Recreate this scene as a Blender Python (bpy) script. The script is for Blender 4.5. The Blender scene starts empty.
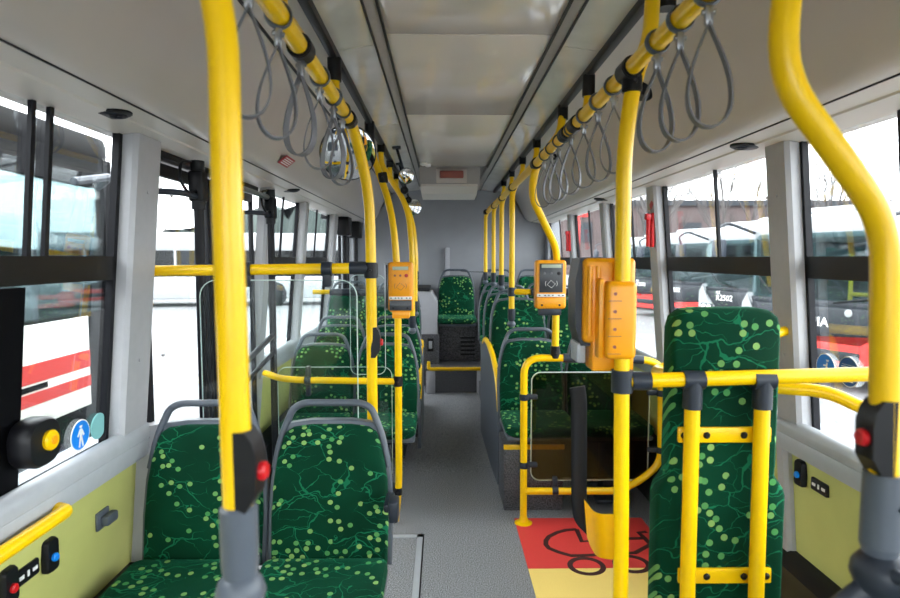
import bpy, bmesh, math, random
from mathutils import Vector, Matrix, Quaternion
R = math.radians
PI = math.pi
random.seed(7)
S = bpy.context.scene
C = S.collection

# ------------------------------------------------------------------ camera
CAM = Vector((-0.10, 0.0, 1.50))
FPX = 600.0
PITCH, YAW = 3.91, -0.76
cam_d = bpy.data.cameras.new('camera')
cam = bpy.data.objects.new('camera', cam_d)
C.objects.link(cam)
cam.location = CAM
cam.rotation_euler = (R(90 - PITCH), 0, R(YAW))
cam_d.sensor_width = 36.0
cam_d.lens = 36.0 * FPX / 900.0
cam_d.clip_start = 0.05
cam_d.clip_end = 400
cam_d.dof.use_dof = True
cam_d.dof.focus_distance = 2.6
cam_d.dof.aperture_fstop = 4.0
S.camera = cam
# ------------------------------------------------------------------ light
world = bpy.data.worlds.new('overcast_sky')
S.world = world
world.use_nodes = True
wn = world.node_tree
for n in list(wn.nodes):
    wn.nodes.remove(n)
wo = wn.nodes.new('ShaderNodeOutputWorld')
bg = wn.nodes.new('ShaderNodeBackground')
tc = wn.nodes.new('ShaderNodeTexCoord')
sx = wn.nodes.new('ShaderNodeSeparateXYZ')
cr = wn.nodes.new('ShaderNodeValToRGB')
cr.color_ramp.elements[0].position = 0.48
cr.color_ramp.elements[0].color = (0.42, 0.43, 0.44, 1)
cr.color_ramp.elements[1].position = 0.53
cr.color_ramp.elements[1].color = (0.96, 0.97, 1.0, 1)
mp = wn.nodes.new('ShaderNodeMath'); mp.operation = 'MULTIPLY_ADD'
mp.inputs[1].default_value = 0.5; mp.inputs[2].default_value = 0.5
wn.links.new(tc.outputs['Generated'], sx.inputs[0])
wn.links.new(sx.outputs['Z'], mp.inputs[0])
wn.links.new(mp.outputs[0], cr.inputs[0])
wn.links.new(cr.outputs[0], bg.inputs['Color'])
bg.inputs['Strength'].default_value = 1.5
wn.links.new(bg.outputs[0], wo.inputs[0])
S.view_settings.view_transform = 'Standard'
S.view_settings.look = 'None'
S.view_settings.exposure = 2.95
S.view_settings.gamma = 1
S.view_settings.use_curve_mapping = False

# measuring helper: world point of a spot of the photograph at distance Y down the bus
_Rm = cam.rotation_euler.to_matrix()
def at(px, py, Y):
    d = _Rm @ Vector((px - 450.0, 299.0 - py, -FPX))
    return CAM + d * (Y / d.y)
def on_floor(px, py, z=0.0):
    d = _Rm @ Vector((px - 450.0, 299.0 - py, -FPX))
    return CAM + d * ((z - CAM.z) / d.z)

# ------------------------------------------------------------------ materials
M = {}
def mat(name, col, rough=0.5, metal=0.0, spec=0.5, bump=0.0, bscale=200, coat=0.0, noise=0.0, nscale=30):
    m = bpy.data.materials.new(name); m.use_nodes = True
    nt = m.node_tree; b = nt.nodes['Principled BSDF']
    b.inputs['Base Color'].default_value = (*col, 1)
    b.inputs['Roughness'].default_value = rough
    b.inputs['Metallic'].default_value = metal
    b.inputs['Specular IOR Level'].default_value = spec
    b.inputs['Coat Weight'].default_value = coat
    t = nt.nodes.new('ShaderNodeTexCoord')
    if bump > 0:
        n = nt.nodes.new('ShaderNodeTexNoise'); n.inputs['Scale'].default_value = bscale
        bp = nt.nodes.new('ShaderNodeBump'); bp.inputs['Strength'].default_value = bump
        bp.inputs['Distance'].default_value = 0.002
        nt.links.new(t.outputs['Object'], n.inputs['Vector'])
        nt.links.new(n.outputs['Fac'], bp.inputs['Height'])
        nt.links.new(bp.outputs[0], b.inputs['Normal'])
    n2 = nt.nodes.new('ShaderNodeTexNoise'); n2.inputs['Scale'].default_value = nscale
    n2.inputs['Detail'].default_value = 4
    r = nt.nodes.new('ShaderNodeValToRGB')
    k = noise if noise > 0 else 0.03
    r.color_ramp.elements[0].position = 0.3; r.color_ramp.elements[1].position = 0.7
    r.color_ramp.elements[0].color = (*[c * (1 - k) for c in col], 1)
    r.color_ramp.elements[1].color = (*[min(1, c * (1 + k)) for c in col], 1)
    nt.links.new(t.outputs['Object'], n2.inputs['Vector'])
    nt.links.new(n2.outputs['Fac'], r.inputs[0])
    nt.links.new(r.outputs[0], b.inputs['Base Color'])
    M[name] = m
    return m
mat('yellow', (0.95, 0.575, 0.001), 0.28, spec=0.4)
mat('amber', (0.95, 0.37, 0.003), 0.32)
mat('black', (0.006, 0.006, 0.008), 0.42, spec=0.3)
mat('rubber', (0.006, 0.006, 0.009), 0.5, spec=0.25)
mat('band', (0.006, 0.005, 0.005), 0.4, spec=0.25)
mat('grey_plastic', (0.085, 0.10, 0.125), 0.42)
mat('dark_grey', (0.022, 0.028, 0.040), 0.42, spec=0.35)
mat('strap_grey', (0.15, 0.15, 0.165), 0.5)
mat('metal', (0.35, 0.36, 0.38), 0.3, 0.9)
mat('ceiling_grey', (0.68, 0.64, 0.60), 0.42, noise=0.03, nscale=3)
mat('cove_grey', (0.60, 0.55, 0.52), 0.32, noise=0.04, nscale=2)
mat('panel_gloss', (0.80, 0.74, 0.68), 0.11, spec=0.8, noise=0.03, nscale=3)
mat('side_gloss', (0.66, 0.65, 0.62), 0.08, spec=0.9, noise=0.10, nscale=5)
mat('profile_grey', (0.38, 0.36, 0.35), 0.4)
mat('pillar_grey', (0.42, 0.42, 0.44), 0.45, noise=0.03)
mat('sill_grey', (0.40, 0.42, 0.45), 0.38)
mat('wall_green', (0.52, 0.53, 0.17), 0.5, noise=0.04, nscale=8)
mat('rear_grey', (0.33, 0.34, 0.37), 0.55, noise=0.03, nscale=8)
mat('rear_light', (0.46, 0.46, 0.50), 0.5)
mat('red', (0.60, 0.01, 0.015), 0.35)
mat('red_mark', (0.75, 0.055, 0.05), 0.55, noise=0.12, nscale=300)
mat('yellow_mark', (0.95, 0.68, 0.19), 0.55, noise=0.10, nscale=300)
mat('mark_black', (0.05, 0.012, 0.012), 0.6)
mat('blue', (0.0, 0.24, 0.85), 0.4)
mat('navy', (0.03, 0.13, 0.42), 0.4)
mat('teal', (0.22, 0.52, 0.52), 0.5)
mat('white', (0.85, 0.85, 0.85), 0.4)
mat('bus_white', (0.30, 0.31, 0.32), 0.3)
mat('bus_dark', (0.018, 0.021, 0.027), 0.45, spec=0.3)
mat('bus_black', (0.003, 0.003, 0.004), 0.6, spec=0.05)
mat('bus_red', (0.55, 0.035, 0.03), 0.35)
mat('asphalt', (0.17, 0.17, 0.175), 0.9, noise=0.10, nscale=1.2)
mat('bark', (0.075, 0.065, 0.062), 0.9)
mat('far_brick', (0.085, 0.06, 0.058), 0.9, noise=0.2, nscale=0.5)
mat('far_green', (0.045, 0.06, 0.055), 0.95, noise=0.25, nscale=0.3)
mat('far_white', (0.20, 0.22, 0.22), 0.8)
mat('mirror', (0.85, 0.86, 0.88), 0.04, 1.0)
mat('display', (0.45, 0.52, 0.42), 0.3)
mat('face_dark', (0.045, 0.05, 0.06), 0.3)
mat('sticker_red', (0.45, 0.05, 0.06), 0.5)
mat('brown_red', (0.30, 0.08, 0.06), 0.4)

def glass(name, tint, refl=1.0, rough=0.02):
    m = bpy.data.materials.new(name); m.use_nodes = True
    nt = m.node_tree
    for n in list(nt.nodes): nt.nodes.remove(n)
    o = nt.nodes.new('ShaderNodeOutputMaterial')
    mx = nt.nodes.new('ShaderNodeMixShader')
    tr = nt.nodes.new('ShaderNodeBsdfTransparent'); tr.inputs[0].default_value = (*tint, 1)
    gl = nt.nodes.new('ShaderNodeBsdfGlossy'); gl.inputs['Roughness'].default_value = rough
    fr = nt.nodes.new('ShaderNodeFresnel'); fr.inputs['IOR'].default_value = 1.45
    mu = nt.nodes.new('ShaderNodeMath'); mu.operation = 'MULTIPLY'; mu.inputs[1].default_value = refl
    nt.links.new(fr.outputs[0], mu.inputs[0]); nt.links.new(mu.outputs[0], mx.inputs[0])
    nt.links.new(tr.outputs[0], mx.inputs[1]); nt.links.new(gl.outputs[0], mx.inputs[2])
    nt.links.new(mx.outputs[0], o.inputs[0])
    M[name] = m
glass('window_glass', (0.90, 0.93, 0.93), 0.3)
glass('clear_glass', (0.90, 0.94, 0.93), 0.8)
mat('glass_edge', (0.62, 0.74, 0.70), 0.25)
glass('tinted_glass', (0.60, 0.50, 0.38), 0.8)
glass('bus_glass', (0.62, 0.74, 0.75), 0.8)
glass('dark_glass', (0.14, 0.18, 0.20), 0.7)

def fabric():
    m = bpy.data.materials.new('green_fabric'); m.use_nodes = True
    nt = m.node_tree; N = nt.nodes; L = nt.links
    b = N['Principled BSDF']
    b.inputs['Roughness'].default_value = 0.8
    b.inputs['Specular IOR Level'].default_value = 0.12
    b.inputs['Sheen Weight'].default_value = 0.12
    b.inputs['Sheen Roughness'].default_value = 0.4
    b.inputs['Sheen Tint'].default_value = (0.1, 0.9, 0.5, 1)
    def math_(op, a, b_=None):
        n = N.new('ShaderNodeMath'); n.operation = op
        for i, v in enumerate((a, b_)):
            if v is None: continue
            if isinstance(v, (int, float)): n.inputs[i].default_value = v
            else: L.new(v, n.inputs[i])
        return n.outputs[0]
    t = N.new('ShaderNodeTexCoord'); s = N.new('ShaderNodeSeparateXYZ')
    L.new(t.outputs['Object'], s.inputs[0])
    oi = N.new('ShaderNodeObjectInfo')
    off = math_('MULTIPLY', oi.outputs['Random'], 13.0)
    u = math_('ADD', s.outputs['X'], off)
    v = math_('ADD', math_('ADD', s.outputs['Z'], math_('MULTIPLY', s.outputs['Y'], 0.9)), off)
    cb = N.new('ShaderNodeCombineXYZ'); L.new(u, cb.inputs[0]); L.new(v, cb.inputs[1])
    # ---- dots in clusters
    vo = N.new('ShaderNodeTexVoronoi'); vo.voronoi_dimensions = '2D'; vo.inputs['Scale'].default_value = 30
    vo.inputs['Randomness'].default_value = 0.8
    L.new(cb.outputs[0], vo.inputs['Vector'])
    inside = math_('LESS_THAN', vo.outputs['Distance'], 0.27)
    cs = N.new('ShaderNodeSeparateXYZ'); L.new(vo.outputs['Color'], cs.inputs[0])
    nz = N.new('ShaderNodeTexNoise'); nz.noise_dimensions = '2D'; nz.inputs['Scale'].default_value = 7
    L.new(vo.outputs['Position'], nz.inputs['Vector'])
    # the cluster mask is read per cell, so that dots stay whole
    msk = math_('GREATER_THAN', math_('ADD', nz.outputs['Fac'], math_('MULTIPLY', cs.outputs['X'], 0.20)), 0.64)
    dots = math_('MULTIPLY', inside, msk)
    # ---- branches: warped cell edges, kept in patches
    nw = N.new('ShaderNodeTexNoise'); nw.inputs['Scale'].default_value = 9; nw.inputs['Detail'].default_value = 3
    L.new(cb.outputs[0], nw.inputs['Vector'])
    vm = N.new('ShaderNodeVectorMath'); vm.operation = 'MULTIPLY_ADD'
    vm.inputs[1].default_value = (0.14, 0.14, 0); L.new(nw.outputs['Color'], vm.inputs[0]); L.new(cb.outputs[0], vm.inputs[2])
    mp_ = N.new('ShaderNodeMapping'); mp_.inputs['Scale'].default_value = (6.0, 12.0, 1); mp_.inputs['Rotation'].default_value = (0, 0, R(-32))
    L.new(vm.outputs[0], mp_.inputs[0])
    ve = N.new('ShaderNodeTexVoronoi'); ve.voronoi_dimensions = '2D'; ve.feature = 'DISTANCE_TO_EDGE'; ve.inputs['Scale'].default_value = 1
    L.new(mp_.outputs[0], ve.inputs['Vector'])
    nm = N.new('ShaderNodeTexNoise'); nm.inputs['Scale'].default_value = 6
    L.new(cb.outputs[0], nm.inputs['Vector'])
    width = math_('MULTIPLY', math_('SUBTRACT', nm.outputs['Fac'], 0.36), 0.11)
    br = math_('LESS_THAN', ve.outputs['Distance'], width)
    mp2 = N.new('ShaderNodeMapping'); mp2.inputs['Scale'].default_value = (9.0, 20.0, 1); mp2.inputs['Rotation'].default_value = (0, 0, R(20)); mp2.inputs['Location'].default_value = (3, 5, 0)
    L.new(vm.outputs[0], mp2.inputs[0])
    ve2 = N.new('ShaderNodeTexVoronoi'); ve2.voronoi_dimensions = '2D'; ve2.feature = 'DISTANCE_TO_EDGE'; ve2.inputs['Scale'].default_value = 1
    L.new(mp2.outputs[0], ve2.inputs['Vector'])
    br2 = math_('LESS_THAN', ve2.outputs['Distance'], math_('MULTIPLY', math_('SUBTRACT', nm.outputs['Fac'], 0.45), 0.14))
    brs = math_('MAXIMUM', br, br2)
    def mix(f, c1, c2):
        n = N.new('ShaderNodeMix'); n.data_type = 'RGBA'
        L.new(f, n.inputs[0])
        for i, c in ((6, c1), (7, c2)):
            if isinstance(c, tuple): n.inputs[i].default_value = c
            else: L.new(c, n.inputs[i])
        return n.outputs[2]
    nb = N.new('ShaderNodeTexNoise'); nb.inputs['Scale'].default_value = 4; L.new(cb.outputs[0], nb.inputs['Vector'])
    base = mix(nb.outputs['Fac'], (0.000, 0.012, 0.005, 1), (0.000, 0.056, 0.024, 1))
    c1 = mix(math_('MULTIPLY', brs, 0.6), base, (0.012, 0.21, 0.095, 1))
    dc = mix(cs.outputs['Y'], (0.06, 0.26, 0.08, 1), (0.25, 0.42, 0.12, 1))
    c2 = mix(dots, c1, dc)
    L.new(c2, b.inputs['Base Color'])
    wv = N.new('ShaderNodeTexNoise'); wv.inputs['Scale'].default_value = 500; L.new(t.outputs['Object'], wv.inputs['Vector'])
    bp = N.new('ShaderNodeBump'); bp.inputs['Strength'].default_value = 0.35; bp.inputs['Distance'].default_value = 0.002
    L.new(wv.outputs['Fac'], bp.inputs['Height']); L.new(bp.outputs[0], b.inputs['Normal'])
    M['fabric'] = m
fabric()

def floor_mat(name, lo, hi, scale=260):
    m = bpy.data.materials.new(name); m.use_nodes = True
    nt = m.node_tree; b = nt.nodes['Principled BSDF']
    b.inputs['Roughness'].default_value = 0.48
    t = nt.nodes.new('ShaderNodeTexCoord')
    n = nt.nodes.new('ShaderNodeTexNoise'); n.inputs['Scale'].default_value = scale; n.inputs['Detail'].default_value = 2
    r = nt.nodes.new('ShaderNodeValToRGB')
    r.color_ramp.elements[0].position = 0.38; r.color_ramp.elements[1].position = 0.62
    r.color_ramp.elements[0].color = (*lo, 1); r.color_ramp.elements[1].color = (*hi, 1)
    bp = nt.nodes.new('ShaderNodeBump'); bp.inputs['Strength'].default_value = 0.3; bp.inputs['Distance'].default_value = 0.002
    nt.links.new(t.outputs['Object'], n.inputs['Vector']); nt.links.new(n.outputs['Fac'], r.inputs[0])
    nt.links.new(r.outputs[0], b.inputs['Base Color']); nt.links.new(n.outputs['Fac'], bp.inputs['Height'])
    nt.links.new(bp.outputs[0], b.inputs['Normal'])
    M[name] = m
floor_mat('vinyl', (0.05, 0.052, 0.058), (0.42, 0.43, 0.45), 190)
floor_mat('vinyl_dark', (0.02, 0.02, 0.024), (0.13, 0.13, 0.145), 130)

# ------------------------------------------------------------------ mesh helpers
def NB(): return bmesh.new()
def smooth(me, ang=40):
    for p in me.polygons: p.use_smooth = True
    try: me.set_sharp_from_angle(angle=R(ang))
    except Exception: pass
SPLIT = {'pole_joint', 'rail_clamp', 'glass_clip', 'padded_grip', 'rail_tube', 'dark_joint', 'dark_seam', 'knob', 'door_drive', 'grille_ring'}
def islands(bm, gap=.07):
    bm.verts.ensure_lookup_table(); seen = set(); out = []
    for v in bm.verts:
        if v.index in seen: continue
        st = [v]; seen.add(v.index); isl = []
        while st:
            a = st.pop(); isl.append(a)
            for e in a.link_edges:
                b = e.other_vert(a)
                if b.index not in seen: seen.add(b.index); st.append(b)
        lo = [min(w.co[i] for w in isl) for i in range(3)]; hi = [max(w.co[i] for w in isl) for i in range(3)]
        out.append([set(w.index for w in isl), lo, hi])
    merged = True
    while merged:
        merged = False
        for i in range(len(out)):
            for j in range(i + 1, len(out)):
                A, B = out[i], out[j]
                if all(A[1][k] - .004 <= B[2][k] and B[1][k] - .004 <= A[2][k] for k in range(3)):
                    A[0] |= B[0]; A[1] = [min(A[1][k], B[1][k]) for k in range(3)]; A[2] = [max(A[2][k], B[2][k]) for k in range(3)]
                    out.pop(j); merged = True; break
            if merged: break
    return [o[0] for o in out]
def obj(name, bm, m, parent=None, ang=40):
    if name in SPLIT:
        bm.verts.index_update(); gs = islands(bm)
        if len(gs) > 1:
            last = None
            for g in gs:
                b2 = bm.copy(); b2.verts.ensure_lookup_table()
                bmesh.ops.delete(b2, geom=[v for v in b2.verts if v.index not in g], context='VERTS')
                last = _obj(name, b2, m, parent, ang)
            bm.free(); return last
    return _obj(name, bm, m, parent, ang)
def _obj(name, bm, m, parent=None, ang=40):
    bmesh.ops.recalc_face_normals(bm, faces=bm.faces)
    me = bpy.data.meshes.new(name); bm.to_mesh(me); bm.free()
    smooth(me, ang)
    for mm in (m if isinstance(m, (list, tuple)) else [m]): me.materials.append(M[mm])
    o = bpy.data.objects.new(name, me); C.objects.link(o)
    if parent is not None:
        o.parent = parent
        # geometry was built in world coordinates of an unmoved parent unless local=True
        o.location = -parent.location if parent.get('_world') else (0, 0, 0)
    return o
def tag(o, label, cat, group=None, kind=None):
    o['label'] = label; o['category'] = cat
    if group: o['group'] = group
    if kind: o['kind'] = kind
    return o
def thing(name, label, cat, loc=(0, 0, 0), group=None, world=True):
    """Empty at the thing's base; with world=True its parts are given in world coordinates."""
    o = bpy.data.objects.new(name, None); C.objects.link(o); o.location = loc
    o.empty_display_size = 0.1
    tag(o, label, cat, group)
    if world: o['_world'] = 1
    return o
def struct(name, bm, m, parent=None, ang=40):
    o = obj(name, bm, m, parent, ang)
    if parent is None: o['kind'] = 'structure'
    return o
def struct_empty(name, loc=(0, 0, 0)):
    o = bpy.data.objects.new(name, None); C.objects.link(o); o.location = loc
    o['kind'] = 'structure'; o['_world'] = 1
    return o

def box(bm, x0, x1, y0, y1, z0, z1, bev=0.0, mi=0, mtx=None, seg=2):
    g = bmesh.ops.create_cube(bm, size=1)
    vs = g['verts']
    for v in vs:
        v.co = Vector(((x0 + x1) / 2 + v.co.x * (x1 - x0), (y0 + y1) / 2 + v.co.y * (y1 - y0), (z0 + z1) / 2 + v.co.z * (z1 - z0)))
    fs = set(f for v in vs for f in v.link_faces)
    for f in fs: f.material_index = mi
    if bev > 0:
        es = list(set(e for v in vs for e in v.link_edges))
        r = bmesh.ops.bevel(bm, geom=es, offset=bev, segments=seg, affect='EDGES', profile=0.5)
        vs = list(set(v for f in r['faces'] for v in f.verts) | set(v for v in vs if v.is_valid))
        for f in r['faces']: f.material_index = mi
    if mtx is not None:
        bmesh.ops.transform(bm, matrix=mtx, verts=[v for v in vs if v.is_valid])
    return vs
def fillet(pts, rad):
    pts = [Vector(p) for p in pts]
    if rad <= 0 or len(pts) < 3: return pts
    out = [pts[0]]
    for i in range(1, len(pts) - 1):
        a, b, c = pts[i - 1], pts[i], pts[i + 1]
        d1 = (a - b); d2 = (c - b)
        l1, l2 = d1.length, d2.length
        if l1 < 1e-6 or l2 < 1e-6: continue
        k = min(rad, l1 * 0.48, l2 * 0.48)
        p, q = b + d1 / l1 * k, b + d2 / l2 * k
        n = 6
        for j in range(n + 1):
            t = j / n
            out.append(p * (1 - t) ** 2 + b * 2 * t * (1 - t) + q * t * t)
    out.append(pts[-1])
    return out
def tube(bm, pts, r, rad=0.0, n=14, mi=0, closed=False, r2=None, up=None):
    """sweep an ellipse r (x r2) along a filleted path"""
    P = fillet(pts, rad) if not closed else [Vector(p) for p in pts]
    if r2 is None: r2 = r
    k = len(P)
    T = []
    for i in range(k):
        if closed: t = P[(i + 1) % k] - P[i - 1]
        elif i == 0: t = P[1] - P[0]
        elif i == k - 1: t = P[-1] - P[-2]
        else: t = (P[i + 1] - P[i]).normalized() + (P[i] - P[i - 1]).normalized()
        T.append(t.normalized())
    if up is None:
        u = Vector((0, 0, 1)) if abs(T[0].z) < 0.9 else Vector((0, 1, 0))
    else: u = Vector(up)
    rings = []
    for i in range(k):
        if up is not None: u = Vector(up)
        a = (u - T[i] * u.dot(T[i])).normalized()
        u = a
        b = T[i].cross(a)
        ring = [bm.verts.new(P[i] + a * math.cos(2 * PI * j / n) * r + b * math.sin(2 * PI * j / n) * r2) for j in range(n)]
        rings.append(ring)
    m = k if closed else k - 1
    for i in range(m):
        A, B = rings[i], rings[(i + 1) % k]
        for j in range(n):
            f = bm.faces.new((A[j], A[(j + 1) % n], B[(j + 1) % n], B[j])); f.material_index = mi
    if not closed:
        f = bm.faces.new(rings[0]); f.material_index = mi
        f = bm.faces.new(list(reversed(rings[-1]))); f.material_index = mi
def cyl(bm, p0, p1, r, n=20, mi=0, r1=None):
    p0, p1 = Vector(p0), Vector(p1)
    T = (p1 - p0).normalized()
    u = Vector((0, 0, 1)) if abs(T.z) < 0.9 else Vector((0, 1, 0))
    a = (u - T * u.dot(T)).normalized(); b = T.cross(a)
    if r1 is None: r1 = r
    A = [bm.verts.new(p0 + (a * math.cos(2 * PI * j / n) + b * math.sin(2 * PI * j / n)) * r) for j in range(n)]
    B = [bm.verts.new(p1 + (a * math.cos(2 * PI * j / n) + b * math.sin(2 * PI * j / n)) * r1) for j in range(n)]
    for j in range(n):
        bm.faces.new((A[j], A[(j + 1) % n], B[(j + 1) % n], B[j])).material_index = mi
    bm.faces.new(list(reversed(A))).material_index = mi; bm.faces.new(B).material_index = mi
def lathe(bm, c, axis, prof, n=24, mi=0):
    """prof: (radius, distance along axis)"""
    c = Vector(c); T = Vector(axis).normalized()
    u = Vector((0, 0, 1)) if abs(T.z) < 0.9 else Vector((0, 1, 0))
    a = (u - T * u.dot(T)).normalized(); b = T.cross(a)
    rings = []
    for r, d in prof:
        r = max(r, 1e-4)
        rings.append([bm.verts.new(c + T * d + (a * math.cos(2 * PI * j / n) + b * math.sin(2 * PI * j / n)) * r) for j in range(n)])
    for A, B in zip(rings, rings[1:]):
        for j in range(n):
            bm.faces.new((A[j], A[(j + 1) % n], B[(j + 1) % n], B[j])).material_index = mi
    bm.faces.new(list(reversed(rings[0]))).material_index = mi
    bm.faces.new(rings[-1]).material_index = mi
def prism(bm, poly, fn, d0, d1, mi=0):
    """poly of 2D points mapped by fn(u, v, d) between depths d0 and d1"""
    A = [bm.verts.new(fn(u, v, d0)) for u, v in poly]
    B = [bm.verts.new(fn(u, v, d1)) for u, v in poly]
    n = len(poly)
    for j in range(n):
        bm.faces.new((A[j], A[(j + 1) % n], B[(j + 1) % n], B[j])).material_index = mi
    fa = bm.faces.new(list(reversed(A))); fb = bm.faces.new(B)
    fa.material_index = mi; fb.material_index = mi
    bmesh.ops.triangulate(bm, faces=[fa, fb])
def rrect(x0, x1, z0, z1, r, n=6):
    out = []
    for cx, cz, a0 in ((x1 - r, z1 - r, 0), (x0 + r, z1 - r, 90), (x0 + r, z0 + r, 180), (x1 - r, z0 + r, 270)):
        for i in range(n + 1):
            a = R(a0 + 90 * i / n)
            out.append((cx + r * math.cos(a), cz + r * math.sin(a)))
    return out
def pillow(bm, poly, rings, fn, mi=0):
    """rings of the outline pulled to its middle: (inset metres, depth)"""
    cx = sum(p[0] for p in poly) / len(poly); cz = sum(p[1] for p in poly) / len(poly)
    x0 = min(p[0] for p in poly); x1 = max(p[0] for p in poly); z0 = min(p[1] for p in poly); z1 = max(p[1] for p in poly)
    hx, hz = (x1 - x0) / 2, (z1 - z0) / 2; mx, mz = (x0 + x1) / 2, (z0 + z1) / 2
    prev = None; n = len(poly)
    for k, (ins, d) in enumerate(rings):
        sx_, sz_ = (hx - ins) / hx, (hz - ins) / hz
        ring = [bm.verts.new(fn(mx + (u - mx) * sx_, mz + (v - mz) * sz_, d)) for u, v in poly]
        if prev is None: bm.faces.new(list(reversed(ring))).material_index = mi
        else:
            for j in range(n): bm.faces.new((prev[j], prev[(j + 1) % n], ring[(j + 1) % n], ring[j])).material_index = mi
        prev = ring
    bm.faces.new(prev).material_index = mi
XZ = lambda u, v, d: (u, d, v)
YZ = lambda u, v, d: (d, u, v)
XY = lambda u, v, d: (u, v, d)
def kids(o): return [c for c in bpy.data.objects if c.parent is o]
_kids = {}
def copy_tree(o, parent=None):
    c = o.copy(); C.objects.link(c); c.parent = parent
    for ch in kids(o): copy_tree(ch, c)
    return c

# ================================================================== STRUCTURE
Y0, Y1 = -2.6, 7.1
# ---- floor: flat low part, gentle ramp in the rear aisle
bm = NB()
prof = [(Y0, 0), (4.1, 0), (6.0, 0.14), (Y1, 0.14), (Y1, -0.12), (Y0, -0.12)]
prism(bm, prof, lambda u, v, d: (d, u, v), -1.29, 1.29)
struct('floor', bm, 'vinyl', ang=10)
# step up to the last bench
bm = NB(); box(bm, -0.27, 0.60, 6.0, Y1, 0.10, 0.38)
struct('floor_step', bm, 'vinyl_dark')
# ---- ceiling
ce = struct_empty('ceiling', (0, 0, 2.3))
bm = NB(); box(bm, -0.56, 0.56, Y0, Y1, 2.335, 2.42); obj('roof_shell', bm, 'profile_grey', ce)
yy = Y0
seams = [-2.6, -1.5, -0.4, 0.7, 1.55, 2.22, 3.44, 5.35]
for a, b in zip(seams, seams[1:]):
    bm = NB(); box(bm, -0.30, 0.30, a + .004, b - .004, 2.302, 2.33, 0.003); obj('ceiling_panel', bm, 'panel_gloss', ce)
for s in (-1, 1):
    bm = NB()
    prism(bm, [(s * .30, 2.30), (s * .345, 2.292), (s * .345, 2.335), (s * .30, 2.335)], XZ, Y0, 7.1)
    obj('aluminium_profile', bm, 'profile_grey', ce)
    bm = NB(); box(bm, s * .302 - .004, s * .302 + .004, Y0, 5.35, 2.290, 2.301); box(bm, s * .347 - .004, s * .347 + .004, Y0, 7.1, 2.286, 2.293)
    obj('dark_seam', bm, 'black', ce)
    for a, b in ((-2.6, .7), (.7, 2.3), (2.3, 3.6), (3.6, 5.3), (5.3, 7.1)):
        bm = NB(); prism(bm, [(s * .347, 2.293), (s * .492, 2.272), (s * .492, 2.335), (s * .347, 2.335)], XZ, a + .003, b - .003)
        obj('side_light_panel', bm, 'side_gloss', ce)
    bm = NB(); box(bm, s * .505 - .016, s * .505 + .016, Y0, 6.95, 2.245, 2.33, 0.004); obj('rail_channel', bm, 'black', ce)
    # cove (air duct) down to the window heads
    prof = [(.52, 2.285), (.60, 2.277), (.665, 2.262), (.70, 2.246), (.755, 2.20), (.80, 2.12), (.835, 2.04), (.865, 1.98), (.895, 1.945), (.93, 1.928), (.955, 1.925)]
    poly = [(s * x, z) for x, z in prof] + [(s * .955, 1.95), (s * 1.26, 2.0), (s * 1.26, 2.42), (s * .52, 2.42)]
    bm = NB(); prism(bm, poly, XZ, Y0, Y1)
    obj('cove_panel', bm, 'cove_grey', ce, 50)
    bm = NB(); box(bm, s * .688 - .003, s * .688 + .003, Y0, Y1, 2.243, 2.256); box(bm, s * .958 - .002, s * .958 + .002, Y0, Y1, 1.9215, 1.93); obj('dark_joint', bm, 'black', ce)
    bm = NB(); prism(bm, [(s * .962, 1.922), (s * 1.03, 1.914), (s * 1.035, 1.908), (s * 1.13, 1.895), (s * 1.2, 1.90), (s * 1.2, 1.99), (s * .962, 1.95)], XZ, Y0, Y1)
    obj('header_panel', bm, 'ceiling_grey', ce)
# ---- side walls below the windows
def wx(z): return 1.105 + (1.90 - z) * 0.085          # inner face of the wall leans inwards towards the top
def wall(side, s, a, b, name_sill):
    bm = NB()
    poly = [(s * wx(.1), .10), (s * wx(0), -.10), (s * 1.30, -.12), (s * 1.30, .86), (s * (wx(.86) + .01), .86), (s * wx(.79), .79)]
    prism(bm, poly, XZ, a, b)
    w = struct('wall_' + side, bm, 'wall_green')
    bm = NB()
    poly = [(1.20, .895), (1.165, .915), (1.150, .915), (1.135, .905), (1.128, .885), (1.128, .862), (1.133, .858), (1.133, .854), (1.130, .850), (1.140, .795), (1.150, .790), (wx(.7) + .01, .785), (1.29, .80), (1.29, .895)]
    prism(bm, [(s * (x + .02 if x < 1.2 else x), z) for x, z in poly], XZ, a, b)
    t = struct(name_sill, bm, 'sill_grey', ang=50)
    bm = NB()
    prism(bm, [(s * (wx(.4) - .07), .36), (s * (wx(.4) - .02), .40), (s * wx(.4), .40), (s * wx(0), 0), (s * (wx(0) - .09), 0), (s * (wx(0) - .09), .30)], XZ, a + .02, b - .02)
    struct('baseboard_' + side, bm, 'black')
wall('left', -1, Y0, 2.14, 'trim_1')
wall('left', -1, 3.48, 5.72, 'trim_2')
wall('right', 1, Y0, Y1, 'trim_3')
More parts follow.
